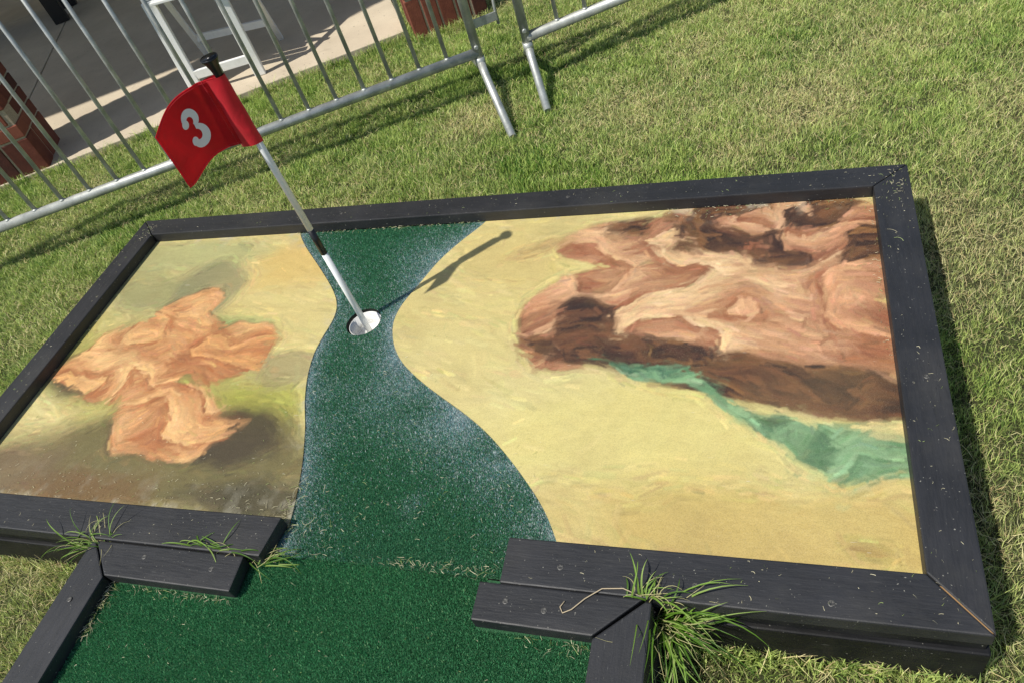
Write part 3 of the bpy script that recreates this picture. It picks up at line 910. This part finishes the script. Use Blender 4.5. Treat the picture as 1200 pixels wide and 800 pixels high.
# ------------------------------------------------------------------ flagstick
B0 = Vector((1.056, 0.648, -0.0555)); T0 = Vector((1.048, 0.636, 0.79))
stick = empty("flagstick", tuple(B0)); tag(stick, "white flagstick with black band and red flag numbered 3, standing in the cup", "golf flag")
ax = (T0 - B0).normalized()
def onp(z): return B0 + (T0 - B0) * ((z - B0.z) / (T0.z - B0.z))
bm_obj("pole", tube_bm([onp(-0.055), onp(0.262)], 0.0088, 20), pole_white, stick)["label"] = "lower white length of pole"
bm_obj("pole_band", tube_bm([onp(0.262), onp(0.345)], 0.0091, 20), tape, stick)
bm_obj("pole", tube_bm([onp(0.345), onp(0.785)], 0.0088, 20), pole_white, stick)["label"] = "upper white length of pole"
zs = [(0.780, .0085), (0.795, .0100), (0.806, .0115), (0.818, .0150), (0.827, .0195), (0.831, .0205), (0.833, .0190), (0.829, .0120), (0.822, .0060)]
kb = tube_bm([onp(z) for z, r in zs], [r for z, r in zs], 24)
bm_obj("pole_cap", kb, rubber, stick)
# flag cloth
TH = math.radians(233)
fd = Vector((math.cos(TH), math.sin(TH), 0)); fn = Vector((math.sin(TH), -math.cos(TH), 0))
_pa = [(0.0, 0.0)]
for _i in range(200):
    _a = (_i + .5) / 200; _k = 1 / (1 + math.exp(-(_a - .24) / .045))
    _th = math.radians(203 + 38 * _k)
    _pa.append((_pa[-1][0] + math.cos(_th) * .198 / 200, _pa[-1][1] + math.sin(_th) * .198 / 200))
def fpath(a):
    f = max(0.0, min(1.0, a)) * 200; i = min(199, int(f)); k = f - i
    return Vector((_pa[i][0] * (1 - k) + _pa[i + 1][0] * k, _pa[i][1] * (1 - k) + _pa[i + 1][1] * k, 0))
sdr = Vector((math.cos(math.radians(200)), math.sin(math.radians(200)), 0)); snr = Vector((-sdr.y, sdr.x, 0))   # fn: towards the camera side
if fn.dot(Vector(CAM) - T0) < 0: fn = -fn
def flag_pt(a, b, off=0.0):
    """a along the fly 0..1, b from the top 0..1"""
    zt = (0.785 - 0.036 * a ** 1.6) + 0.017 * math.sin(PI * a)
    zb = (0.619 - 0.007 * a) + 0.015 * math.sin(PI * min(1, a * 1.08))
    z = zt * (1 - b) + zb * b
    pr = 0.010 * math.sin(2.2 * PI * a + 1.2 * b) * min(1, a * 4) + 0.016 * a * a * (1 - .6 * b)
    pr += 0.005 * math.exp(-((a - .17 - .12 * b) / .05) ** 2) * (1 - b) - 0.004 * math.exp(-((a - .27 - .05 * b) / .04) ** 2) * (1 - b * .6)
    c = onp(z)
    return c + fpath(a) + fn * (pr * min(1, a * 3) + off)
def cloth_grid(off=0.0, nu=56, nv=44, a0=0.0):
    bm = bmesh.new()
    G = [[bm.verts.new(flag_pt(a0 + (1 - a0) * i / nu, j / nv, off)) for j in range(nv + 1)] for i in range(nu + 1)]
    for i in range(nu):
        for j in range(nv):
            f = bm.faces.new((G[i][j], G[i][j + 1], G[i + 1][j + 1], G[i + 1][j])); f.smooth = True
    return bm
bm = cloth_grid(0.0)
bmesh.ops.solidify(bm, geom=bm.faces[:], thickness=0.0007)
flag = bm_obj("flag", bm, flag_red, stick, True); flag["label"] = "red nylon flag with a white number 3"
# sleeve round the pole, slightly flattened, with its stitched hem
bm = bmesh.new()
n = 28; rows = 24; R_ = []
for j in range(rows + 1):
    z = 0.789 - (0.789 - 0.617) * j / rows
    c = onp(z); row = []
    for k in range(n):
        an = 2 * PI * k / n
        rr = 0.0125 + 0.0006 * math.sin(3 * an + j * .35)
        wid = 0.0262 + .0004 * math.sin(j * .6)
        d = sdr * math.cos(an) * wid + snr * math.sin(an) * rr * (1 - .25 * max(0, math.cos(an)))
        row.append(bm.verts.new(c + d + sdr * 0.0135))
    R_.append(row)
for j in range(rows):
    for k in range(n):
        f = bm.faces.new((R_[j][k], R_[j][(k + 1) % n], R_[j + 1][(k + 1) % n], R_[j + 1][k])); f.smooth = True
bm_obj("flag_sleeve", bm, flag_red, flag, True)
# stitched hems: raised thread lines
def seam(pts): return tube_bm(pts, 0.0007, 5)
bm = tube_bm([flag_pt(.225, j / 30, .0012) for j in range(31)], 0.0006, 5)
tube_bm([flag_pt(i / 40 * .97 + .02, .035, .001) for i in range(41)], 0.0005, 5, bm)
tube_bm([flag_pt(i / 40 * .97 + .02, .965, .001) for i in range(41)], 0.0005, 5, bm)
tube_bm([flag_pt(.965, j / 30 * .93 + .035, .001) for j in range(31)], 0.0005, 5, bm)
bm_obj("stitching", bm, flag_red, flag, True)
# numeral 3: heavy slab figure drawn as two thick arcs with a ball end, laid on the cloth
def numeral_bm(side):
    bm = bmesh.new()
    def arc(cx, cy, rx, ry, a0, a1, w0, w1, w2, off, n=30):
        prev = None
        for i in range(n + 1):
            t = i / n; an = math.radians(a0 + (a1 - a0) * t)
            w = (w0 * (1 - t) ** 2 + 2 * w1 * t * (1 - t) * 1.25 + w2 * t * t)
            c, s = math.cos(an), math.sin(an)
            o1 = (cx + (rx + w / 2) * c, cy + (ry + w / 2.6) * s); i1 = (cx + (rx - w / 2) * c, cy + (ry - w / 2.6) * s)
            row = []
            for m in range(4):
                k = m / 3; px = o1[0] * (1 - k) + i1[0] * k; py = o1[1] * (1 - k) + i1[1] * k
                a = .555 - px * .30 * 1.0; b = .49 - py * .53
                row.append(bm.verts.new(flag_pt(a, b, side * off)))
            if prev:
                for m in range(3): bm.faces.new((prev[m], prev[m + 1], row[m + 1], row[m]))
            prev = row
    # x right, y up, unit height about 1
    arc(0.00, 0.24, 0.24, 0.19, 165, -75, .19, .30, .15, .0016)
    arc(0.02, -0.22, 0.28, 0.225, 85, -165, .14, .38, .20, .0020)
    for (bx, by, rr) in ((-.235, .235, .145), (-.245, -.270, .145)):
        row = [bm.verts.new(flag_pt(.555 - (bx + rr * math.cos(2 * PI * k / 16)) * .30, .49 - (by + rr * .8 * math.sin(2 * PI * k / 16)) * .53, side * .0024)) for k in range(16)]
        bm.faces.new(row)
    return bm
nb = numeral_bm(1)
bm_obj("numeral", nb, numeral, flag)

# ------------------------------------------------------------------ crowd barriers
def barrier(P, d, L, zr, first, pitch, foot, label, plate=False, right_end=True):
    """P: ground plan of the visible end post, d: unit direction away from it"""
    d3 = Vector((d[0], d[1], 0)); P3 = Vector((P[0], P[1], 0))
    e = empty("crowd_barrier", (P[0], P[1], -0.15))
    tag(e, label, "barrier", "galvanised crowd barriers beyond the green")
    zt = 0.97
    rail = lambda z, name, a=0.0, b=L: bm_obj(name, tube_bm([P3 + d3 * a + Vector((0, 0, z)), P3 + d3 * b + Vector((0, 0, z))], 0.0210, 18), galv, e)
    rail(zr, "bottom_rail"); rail(zt, "top_rail", -.0, L)
    ff = Vector((foot[0] - P[0], foot[1] - P[1], 0))
    for end, o in ((0, P3), (1, P3 + d3 * L)):
        bm_obj("post", tube_bm([o + Vector((0, 0, zt + .03 - .03)), o + Vector((0, 0, zr - 0.055))], 0.0195, 18), galv, e)
        bm_obj("collar", tube_bm([o + Vector((0, 0, zr - .018)) + d3 * 0, o + Vector((0, 0, zr - .062))], 0.0215, 18), galv, e)
        for sg in (1, -1):
            tip = o + ff * sg + Vector((0, 0, -0.148))
            st = o + Vector((0, 0, zr - 0.045)) + ff * sg * 0.02
            mid = o + ff * sg * 0.10 + Vector((0, 0, zr - 0.078))
            bm_obj("foot", tube_bm([st, mid, tip], [0.0170, 0.0175, 0.0165], 16), galv, e)
    k = 0; s = first
    while s < L - 0.05:
        o = P3 + d3 * s
        bm = tube_bm([o + Vector((0, 0, zr + .012)), o + Vector((0, 0, zt - .012))], 0.0086, 12)
        tube_bm([o + Vector((0, 0, zr + .013)), o + Vector((0, 0, zr + .020)), o + Vector((0, 0, zr + .026))], [.0125, .012, .0087], 10, bm)
        bm_obj("bar", bm, galv, e)
        s += pitch
    return e, P3, d3
PL = (1.017, 2.172); dL = Vector((-0.8914, -0.4531)); PR_ = (1.222, 2.226); dR = Vector((0.8516, 0.5242))
e1, a3, b3 = barrier(PL, dL, 2.45, 0.035, 0.132, 0.1235, (1.217, 1.785), "galvanised steel crowd barrier on the left, running behind the red flag")
# lug plate and drop hook that couple the two barriers
bm_obj("lug_plate", beam_bm((1.030, 2.185, 0.150), (1.120, 2.232, 0.152), 0.036, 0.007, (0, 0, 1), .001), galv, e1)
e2, a4, b4 = barrier(PR_, dR, 2.45, 0.045, 0.145, 0.127, (1.327, 1.956), "galvanised steel crowd barrier on the right, its foot nearest the brick pillar end")
hk = [(1.212, 2.245, .30), (1.16, 2.262, .305), (1.130, 2.262, .29), (1.118, 2.250, .25), (1.116, 2.240, .18), (1.118, 2.236, .115)]
bm_obj("hook", tube_bm(hk, 0.0065, 10), galv, e2)
def ring_bolt(P3, z):
    o = P3 + Vector((0, 0, z)); dv = (Vector(CAM) - o); dv.z = 0; dv.normalize()
    bm = tube_bm([o + dv * .015, o + dv * .0225, o + dv * .0245], [.010, .010, .006], 14)
    return bm
bm_obj("bolt", ring_bolt(a4, 0.080), galv, e2); bm_obj("bolt", ring_bolt(a3, 0.065), galv, e1)

# ------------------------------------------------------------------ white folding chair
ch = empty("folding_chair", (-0.64, 2.78, -0.125)); tag(ch, "white folding chair on the shaded patio behind the barrier and flag", "chair")
f1, f2 = Vector((-0.745, 2.497, -.124)), Vector((-0.408, 2.618, -.124))
r1, r2 = Vector((-0.955, 2.955, -.124)), Vector((-0.486, 3.035, -.124))
V3 = Vector((V_[0], V_[1], 0)); U3 = Vector((U_[0], U_[1], 0)); up = Vector((0, 0, 1))
sd3 = (f2 - f1).normalized()
b1_, b2_ = f1 + up * .49 + V3 * .05, f2 + up * .49 + V3 * .0
t1_, t2_ = b1_ + up * .40 + V3 * .22, b2_ + up * .40 + V3 * .22
for nme, a, b, w in (("front_leg", f1, b1_, .070), ("front_leg", f2, b2_, .060)):
    bm_obj(nme, beam_bm(a, b, w, .026, sd3, .004), white_wood, ch)
for a, b in ((b1_, t1_), (b2_, t2_)): bm_obj("back_post", beam_bm(a + up * .002, b, .040, .026, sd3, .004), white_wood, ch)
rt1, rt2 = r1 + up * .43 - V3 * .27, r2 + up * .43 - V3 * .33
for a, b in ((r1, rt1), (r2, rt2)): bm_obj("rear_leg", beam_bm(a, b, .030, .024, sd3, .004), white_wood, ch)
def cross(a, b, z, w, nme, k0=0.0): bm_obj(nme, beam_bm(a, b, w, .022, up, .003), white_wood, ch)
cross(f1.lerp(b1_, .20) + sd3 * .02, f2.lerp(b2_, .20) - sd3 * .015, 0, .045, "stretcher")
cross(r1.lerp(rt1, .34) + sd3 * .012, r2.lerp(rt2, .34) - sd3 * .012, 0, .040, "stretcher")
for k in range(6):
    a = b1_.lerp(rt1 + up * .04, 0) + V3 * (k * .062 - .02) - up * .008 + sd3 * .02; b = b2_ + V3 * (k * .062 - .02) - up * .008 - sd3 * .02
    bm_obj("seat_slat", beam_bm(a, b, .050, .014, V3, .003), white_wood, ch)
for k in (.35, .62, .9): bm_obj("back_slat", beam_bm(b1_.lerp(t1_, k) + sd3 * .02, b2_.lerp(t2_, k) - sd3 * .02, .055, .014, up, .003), white_wood, ch)

# black bench end, deep in the shade
tb = empty("black_bench", (-2.99, 4.02, -.125)); tag(tb, "black outdoor bench standing in deep shade at the top left corner", "bench")
c0 = Vector((-2.985, 4.03, -.124))
for du in (0, -1.2):
    for dv in (0, .38):
        o = c0 + U3 * du + V3 * dv
        bm_obj("leg", beam_bm(o, o + up * .42, .11, .05, U3, .004), black_metal, tb)
for k in range(5):
    a = c0 + V3 * (k * .095 - .01) + up * .437; bm_obj("seat_slat", beam_bm(a + U3 * .1, a - U3 * 1.3, .08, .026, V3, .004), black_metal, tb)
for dv in (0.002, .378): bm_obj("apron", beam_bm(c0 + V3 * dv + up * .385 - U3 * .056, c0 + V3 * dv + up * .385 - U3 * 1.144, .06, .03, up, .003), black_metal, tb)

# ------------------------------------------------------------------ lawn grass
def project(x, y, z):
    d = np.stack([x - CAM[0], y - CAM[1], z - CAM[2]], 1) @ CR.T
    return 600 + 879.63 * d[:, 0] / d[:, 2], 400 + 879.63 * d[:, 1] / d[:, 2], d[:, 2]
def lawn_ok(x, y, m=0.004):
    a = (x > XO0 - m) & (x < XO1 + m) & (y > YO0 - m) & (y < YO1 + m)
    b = (x > 0.600 - m) & (x < 1.992 + m) & (y > FYB - .1 - m) & (y < YO0 + .02)
    u = (x - P0[0]) * U_[0] + (y - P0[1]) * U_[1]; v = (x - P0[0]) * V_[0] + (y - P0[1]) * V_[1]
    c = (u < 1.995) & (v > -0.018 + 0.02 * (fbm(x, y, 9, 77, 3) - .5))
    p2 = (u > 2.02) & (u < 2.42) & (v > -.13) & (v < .20)
    p1 = (u > -.67) & (u < 0) & (v > 0) & (v < .33)
    return ~(a | b | c | p1 | p2)

dry_spots = [(1.02, 1.95, .16, .8), (2.30, 1.80, .14, 1.0), (2.05, 1.55, .10, .5), (2.62, 1.12, .16, .7), (2.80, .9, .25, .5), (2.5, 2.2, .25, .35), (0.30, -.17, .18, .4), (2.4, -.17, .35, .25), (1.55, 1.85, .2, .45), (-.5, 1.6, .15, .4), (-.15, -.2, .3, .25), (2.9, 1.6, .2, .4), (1.9, 2.3, .2, .35), (-.95, 1.75, .1, .5), (2.65, .2, .15, .4)]
def dryness(x, y):
    d = 0.30 + 0.9 * (fbm(x, y, 2.2, 91, 4) - .5) + 0.5 * (fbm(x, y, 12, 92, 2) - .5)
    for a, b, r, k in dry_spots:
        d = d + k * np.exp(-((x - a) ** 2 + (y - b) ** 2) / (r * r))
    return np.clip(d, 0.02, 0.95)

def blades(x, y, hgt, wid):
    N = len(x)
    dr = dryness(x, y)
    u = rng.random(N)
    straw = u < dr * 0.36
    lying = straw & (rng.random(N) < .55)
    az = rng.uniform(0, 2 * PI, N)
    h = hgt * rng.uniform(.55, 1.3, N) * (1 - .25 * dr) * (.35 + 1.3 * fbm(x, y, 18, 120, 2))
    lean = rng.uniform(.15, 1.0, N) * h
    h = np.where(lying, h * .35 + .004, h); lean = np.where(lying, hgt * rng.uniform(.8, 1.5, N), lean)
    fa = az + rng.normal(0, .9, N) + PI / 2
    w = wid * rng.uniform(.6, 1.25, N) * np.where(straw, .65, 1.0)
    wx = np.cos(fa) * w / 2; wy = np.sin(fa) * w / 2
    z0 = lawn_h(x, y) + np.where(lying, rng.uniform(.004, .024, N), -.003)
    mx = x + np.cos(az) * lean * .38; my = y + np.sin(az) * lean * .38; mz = z0 + h * .66
    bend = rng.normal(0, .25, N)
    tx = x + np.cos(az + bend) * lean; ty = y + np.sin(az + bend) * lean; tz = z0 + h
    V = np.empty((N, 5, 3), np.float32)
    V[:, 0] = np.stack([x - wx, y - wy, z0], 1); V[:, 1] = np.stack([x + wx, y + wy, z0], 1)
    V[:, 2] = np.stack([mx + wx * .85, my + wy * .85, mz], 1); V[:, 3] = np.stack([mx - wx * .85, my - wy * .85, mz], 1)
    V[:, 4] = np.stack([tx, ty, tz], 1)
    o = np.arange(N)[:, None] * 5
    F4 = o + np.array([[0, 1, 2, 3]]); F3 = o + np.array([[3, 2, 4]])
    g1 = np.array(lin(128, 160, 66)); g2 = np.array(lin(200, 216, 122)); g3 = np.array(lin(72, 116, 38))
    s1 = np.array(lin(226, 220, 164)); s2 = np.array(lin(196, 172, 124))
    a = rng.random(N)[:, None]; b = rng.random(N)[:, None]
    lush = fbm(x, y, 3.0, 95, 3)[:, None]
    G = g1 * (1 - a) + g2 * a
    G = np.where(b < .55 * lush, g3 * (.7 + .6 * a), G)
    St = s1 * a + s2 * (1 - a)
    C = np.where(straw[:, None], St, G * (1 - .45 * dr[:, None]) + s1 * .45 * dr[:, None])
    C = C * rng.uniform(.85, 1.38, N)[:, None]
    C5 = np.repeat(C[:, None], 5, 1)
    return V.reshape(-1, 3), F4, F3, C5.reshape(-1, 3)

def scatter(x0, x1, y0, y1, dens):
    N = int((x1 - x0) * (y1 - y0) * dens)
    x = rng.uniform(x0, x1, N); y = rng.uniform(y0, y1, N)
    k = lawn_ok(x, y); return x[k], y[k]
X1, Y1 = scatter(-3.2, 4.2, -1.2, 4.6, 56000)
px, py, dz = project(X1, Y1, np.full(len(X1), -.13))
vis = (dz > .2) & (px > -90) & (px < 1290) & (py > -60) & (py < 880)
k1 = vis | (rng.random(len(X1)) < .15)
X1, Y1, dz, vis = X1[k1], Y1[k1], dz[k1], vis[k1]
wid = np.where(vis, .0018, .0045) * np.clip(dz / 2.2, .9, 1.3)
V, F4, F3, C = blades(X1, Y1, .025, wid)
me = np_mesh("lawn_grass", V, F4, F3); add_attr(me, 'tint', C)
lg = link("lawn_grass", me, blade_m); tag(lg, kind='stuff'); lg["label"] = "short mown lawn grass, green mixed with dry straw"
lg["category"] = "grass"

# taller fringe of grass left unmown against the timber
def edge_fringe():
    xs_, ys_ = [], []
    for (ax_, ay_, bx_, by_, n) in ((XO0 - .004, YO1, XO1, YO1, 900), (XO1 + .004, YO0, XO1 + .004, YO1, 1500), (2.0, YO0 - .004, XO1, YO0 - .004, 900), (XO0 - .004, YO0, XO0 - .004, YO1, 700), (XO0, YO0 - .004, .6, YO0 - .004, 700), (.592, -.5, .592, -.13, 300), (2.0, -.5, 2.0, -.13, 300)):
        k = rng.random(n); off = np.abs(rng.normal(0, .014, n))
        hx, hy = bx_ - ax_, by_ - ay_
        L = math.hypot(hx, hy); nx_, ny_ = hy / L, -hx / L
        cx_, cy_ = 1.2, .5
        x = ax_ + hx * k; y = ay_ + hy * k
        sgn = np.sign((x - cx_) * nx_ + (y - cy_) * ny_)
        x = x + nx_ * off * sgn; y = y + ny_ * off * sgn
        xs_.append(x); ys_.append(y)
    # foot of the pillars and the patio edge
    for (u0, v0, u1, v1, n) in ((-.67, -.01, 0, -.01, 900), (0, -.03, 1.99, -.03, 2000), (2.0, -.14, 2.42, -.14, 700), (2.0, -.1, 2.0, .6, 300)):
        k = rng.random(n); u = u0 + (u1 - u0) * k; v = v0 + (v1 - v0) * k - np.abs(rng.normal(0, .015, n))
        p = P0[None] + U_[None] * u[:, None] + V_[None] * v[:, None]
        xs_.append(p[:, 0]); ys_.append(p[:, 1])
    return np.concatenate(xs_), np.concatenate(ys_)
x, y = edge_fringe()
V, F4, F3, C = blades(x, y, .052, np.full(len(x), .003))
me = np_mesh("edge_grass", V, F4, F3); add_attr(me, 'tint', C)
eg = link("edge_grass", me, blade_m); tag(eg, kind='stuff'); eg["label"] = "longer unmown grass left along the timber frame and patio edge"; eg["category"] = "grass"

# dry clippings scattered over turf, panels and boards
def clippings():
    pts = []
    def add(n, fx, z, lo, hi, cl=0.0):
        for _ in range(n):
            x, y = fx(); pts.append((x, y, z, random.uniform(lo, hi)))
    def on_seam():
        x = random.uniform(1.08, 1.66) if random.random() < .35 else random.uniform(1.40, 1.66); return x, -0.085 + random.gauss(0, .006) + (.0)
    add(130, on_seam, .004, .005, .018)
    add(170, lambda: (random.uniform(1.10, 1.7), random.uniform(-.07, .25) ** 1), .004, .003, .013)
    add(160, lambda: (random.uniform(1.0, 1.5), random.uniform(0, .6)), .004, .003, .010)
    add(70, lambda: (random.gauss(1.17, .05), random.gauss(-.01, .05)), .004, .01, .03)
    add(330, lambda: (random.uniform(0, 1.08), -.015 + abs(random.gauss(0, .06))), .004, .003, .012)
    add(160, lambda: (random.uniform(.05, 1.0), random.uniform(.0, .4)), .004, .002, .008)
    add(60, lambda: (random.gauss(1.105, .010), random.gauss(.03, .03)), .005, .008, .03)
    add(220, lambda: (random.uniform(.6, 1.33), YI1 - abs(random.gauss(0, .008))), .004, .004, .016)
    add(160, lambda: (random.uniform(1.9, 2.44), YI1 - abs(random.gauss(0, .02))), .004, .003, .012)
    add(80, lambda: (XI1 - abs(random.gauss(0, .008)), random.uniform(.5, 1.07)), .004, .003, .012)
    add(60, lambda: (abs(random.gauss(0, .012)), random.uniform(.3, 1.07)), .004, .004, .014)
    add(150, lambda: (random.uniform(.72, 1.87), -random.uniform(.21, .5)), .002, .003, .009)
    add(40, lambda: (random.uniform(1.74, 1.88), -.207 - abs(random.gauss(0, .012))), .004, .006, .02)
    add(90, lambda: (random.uniform(.78, 1.07), -.209 - abs(random.gauss(0, .006))), .003, .006, .02)
    add(110, lambda: (.716 + abs(random.gauss(0, .012)), random.uniform(-.34, -.2)), .003, .008, .035)
    # boards
    add(90, lambda: (random.gauss(2.50, .02), random.gauss(1.08, .06)), TOP + .0008, .002, .012)
    add(60, lambda: (random.uniform(XI1 + .01, XO1 - .01), random.uniform(-.1, 1.1)), TOP + .0008, .002, .010)
    add(100, lambda: (random.uniform(-.05, 2.5), random.uniform(YI1 + .005, YO1 - .01)), TOP + .0008, .002, .009)
    add(60, lambda: (random.gauss(-.03, .02), random.gauss(1.09, .03)), TOP + .0008, .002, .012)
    add(120, lambda: (random.uniform(XO0 + .01, XI0 - .01), random.uniform(-.1, 1.1)), TOP + .0008, .002, .008)
    add(50, lambda: (random.uniform(1.7, 2.5), random.uniform(YO0 + .005, YI0 - .005)), TOP + .0008, .002, .010)
    add(50, lambda: (random.uniform(0, 1.1), random.uniform(YO0 + .005, YI0 - .005)), TOP + .0008, .002, .010)
    add(2, lambda: (2.49 + random.uniform(-.01, .01), .86 + random.uniform(-.02, .02)), TOP + .001, .02, .03)
    V = []; F = []; C = []
    for (x, y, z, L) in pts:
        if (x - CUP[0]) ** 2 + (y - CUP[1]) ** 2 < .06 ** 2: continue
        a = random.uniform(0, 2 * PI); cur = random.uniform(-2.2, 2.2) if random.random() < .6 else random.uniform(-.5, .5); w = random.uniform(.0002, .0005)
        tone = random.random(); c = np.array(lin(214, 206, 170)) * random.uniform(.6, 1.1) if tone < .7 else np.array(lin(150, 166, 100)) * random.uniform(.7, 1.1)
        base = len(V); n = 4; cx, cy = x, y
        rise = random.uniform(0, .3) * L
        for i in range(n + 1):
            t = i / n; an = a + cur * t
            ww = w * (1 - .5 * t)
            V.append((cx - math.sin(an) * ww, cy + math.cos(an) * ww, z + rise * t * (1 - t) * 2)); V.append((cx + math.sin(an) * ww, cy - math.cos(an) * ww, z + rise * t * (1 - t) * 2 + .0005))
            C += [c, c]
            cx += math.cos(an) * L / n; cy += math.sin(an) * L / n
            if i: F.append((base + 2 * i - 2, base + 2 * i - 1, base + 2 * i + 1, base + 2 * i))
    me = np_mesh("grass_clippings", np.array(V), np.array(F)); add_attr(me, 'tint', np.array(C))
    o = link("grass_clippings", me, clip_m); tag(o, kind='stuff'); o["label"] = "dry grass clippings scattered over turf, panels and boards"; o["category"] = "clippings"
clippings()

# ------------------------------------------------------------------ tufts of long grass
def blade_obj(base, az, L, up0, droop, w, col, parent, curl=0.0, n=9):
    V = []; F = []; C = []
    p = np.array(base, float); el = up0; a = az
    for i in range(n + 1):
        t = i / n
        ww = w * (1 - t ** 2.2) * .5 + .0001
        sx, sy = -math.sin(a), math.cos(a)
        cz = ww * .5
        V += [(p[0] - sx * ww, p[1] - sy * ww, p[2] + cz), (p[0], p[1], p[2]), (p[0] + sx * ww, p[1] + sy * ww, p[2] + cz)]
        k = .8 + .4 * t
        C += [np.array(col) * k] * 3
        if i:
            b = 3 * i
            F += [(b - 3, b - 2, b + 1, b), (b - 2, b - 1, b + 2, b + 1)]
        p = p + np.array([math.cos(a) * math.cos(el), math.sin(a) * math.cos(el), math.sin(el)]) * L / n
        el -= droop / n * (0.6 + .9 * t); a += curl / n
    me = np_mesh("blade", np.array(V), np.array(F)); add_attr(me, 'tint', np.array(C))
    link("blade", me, blade_m, parent, True)
def tuft(loc, n, label, spread, L0, L1, azf, dead=0.25, w=.0034, z=None, upr=(.3, 1.3)):
    e = empty("grass_tuft", loc); tag(e, label, "grass tuft")
    for i in range(n):
        b = (loc[0] + random.gauss(0, spread[0]), loc[1] + random.gauss(0, spread[1]), loc[2] + random.uniform(0, .01))
        isd = random.random() < dead
        col = lin(190, 184, 130) if isd else random.choice([lin(96, 134, 44), lin(122, 156, 62), lin(76, 112, 34), lin(140, 166, 84)])
        blade_obj(b, azf(), random.uniform(L0, L1) * (.8 if isd else 1), random.uniform(*upr), random.uniform(.9, 2.3), w * random.uniform(.3, .5) if isd else w * random.uniform(.7, 1.2), col, e, random.uniform(-1.4, 1.4) * (1.8 if isd else .8))
    return e
tuft((0.628, -0.128, 0.0), 80, "tuft of long grass at the left corner where fairway edging meets the frame", (.030, .006), .06, .14,
     lambda: random.gauss(math.radians(110), 1.3))
tuft((1.00, -0.112, 0.03), 24, "sparse grass sprig lying across the gap behind the short left board", (.05, .003), .05, .10,
     lambda: random.choice([random.gauss(math.radians(165), .5), random.gauss(math.radians(10), .4)]), .15, upr=(.1, .8))
tuft((1.095, -0.118, 0.006), 26, "low grass sprig spreading onto the turf past the end of the left board", (.02, .01), .06, .13,
     lambda: random.gauss(math.radians(18), .45), .3, upr=(.05, .5))
tuft((1.992, -0.126, -0.06), 120, "thick tuft of long grass spilling down beside the right fairway board", (.020, .012), .10, .23,
     lambda: random.gauss(math.radians(-28), .8), .42, w=.0040, upr=(.5, 1.4))
tuft((1.975, -0.118, 0.03), 26, "wiry grass stalks standing over the frame board at the right fairway corner", (.020, .003), .04, .10,
     lambda: random.gauss(math.radians(60), 1.0), .5, upr=(.4, 1.3))
# one long dead stalk bent over the wide board
e = empty("dry_stalk", (1.955, -.125, TOP)); tag(e, "thin dry stalk curling across the wide right board from the big tuft", "dry stalk")
bm_obj("stem", tube_bm([(1.965, -.118, TOP + .003), (1.93, -.108, TOP + .008), (1.89, -.112, TOP + .006), (1.86, -.135, TOP + .005), (1.838, -.158, TOP + .004), (1.822, -.166, TOP + .003), (1.815, -.155, TOP + .002), (1.822, -.143, TOP + .003)], .0011, 6), None, e)
t = NT("dry_stalk"); t.set(Base_Color=lin(176, 160, 130), Roughness=.7); e.children[0].data.materials.append(t.m)
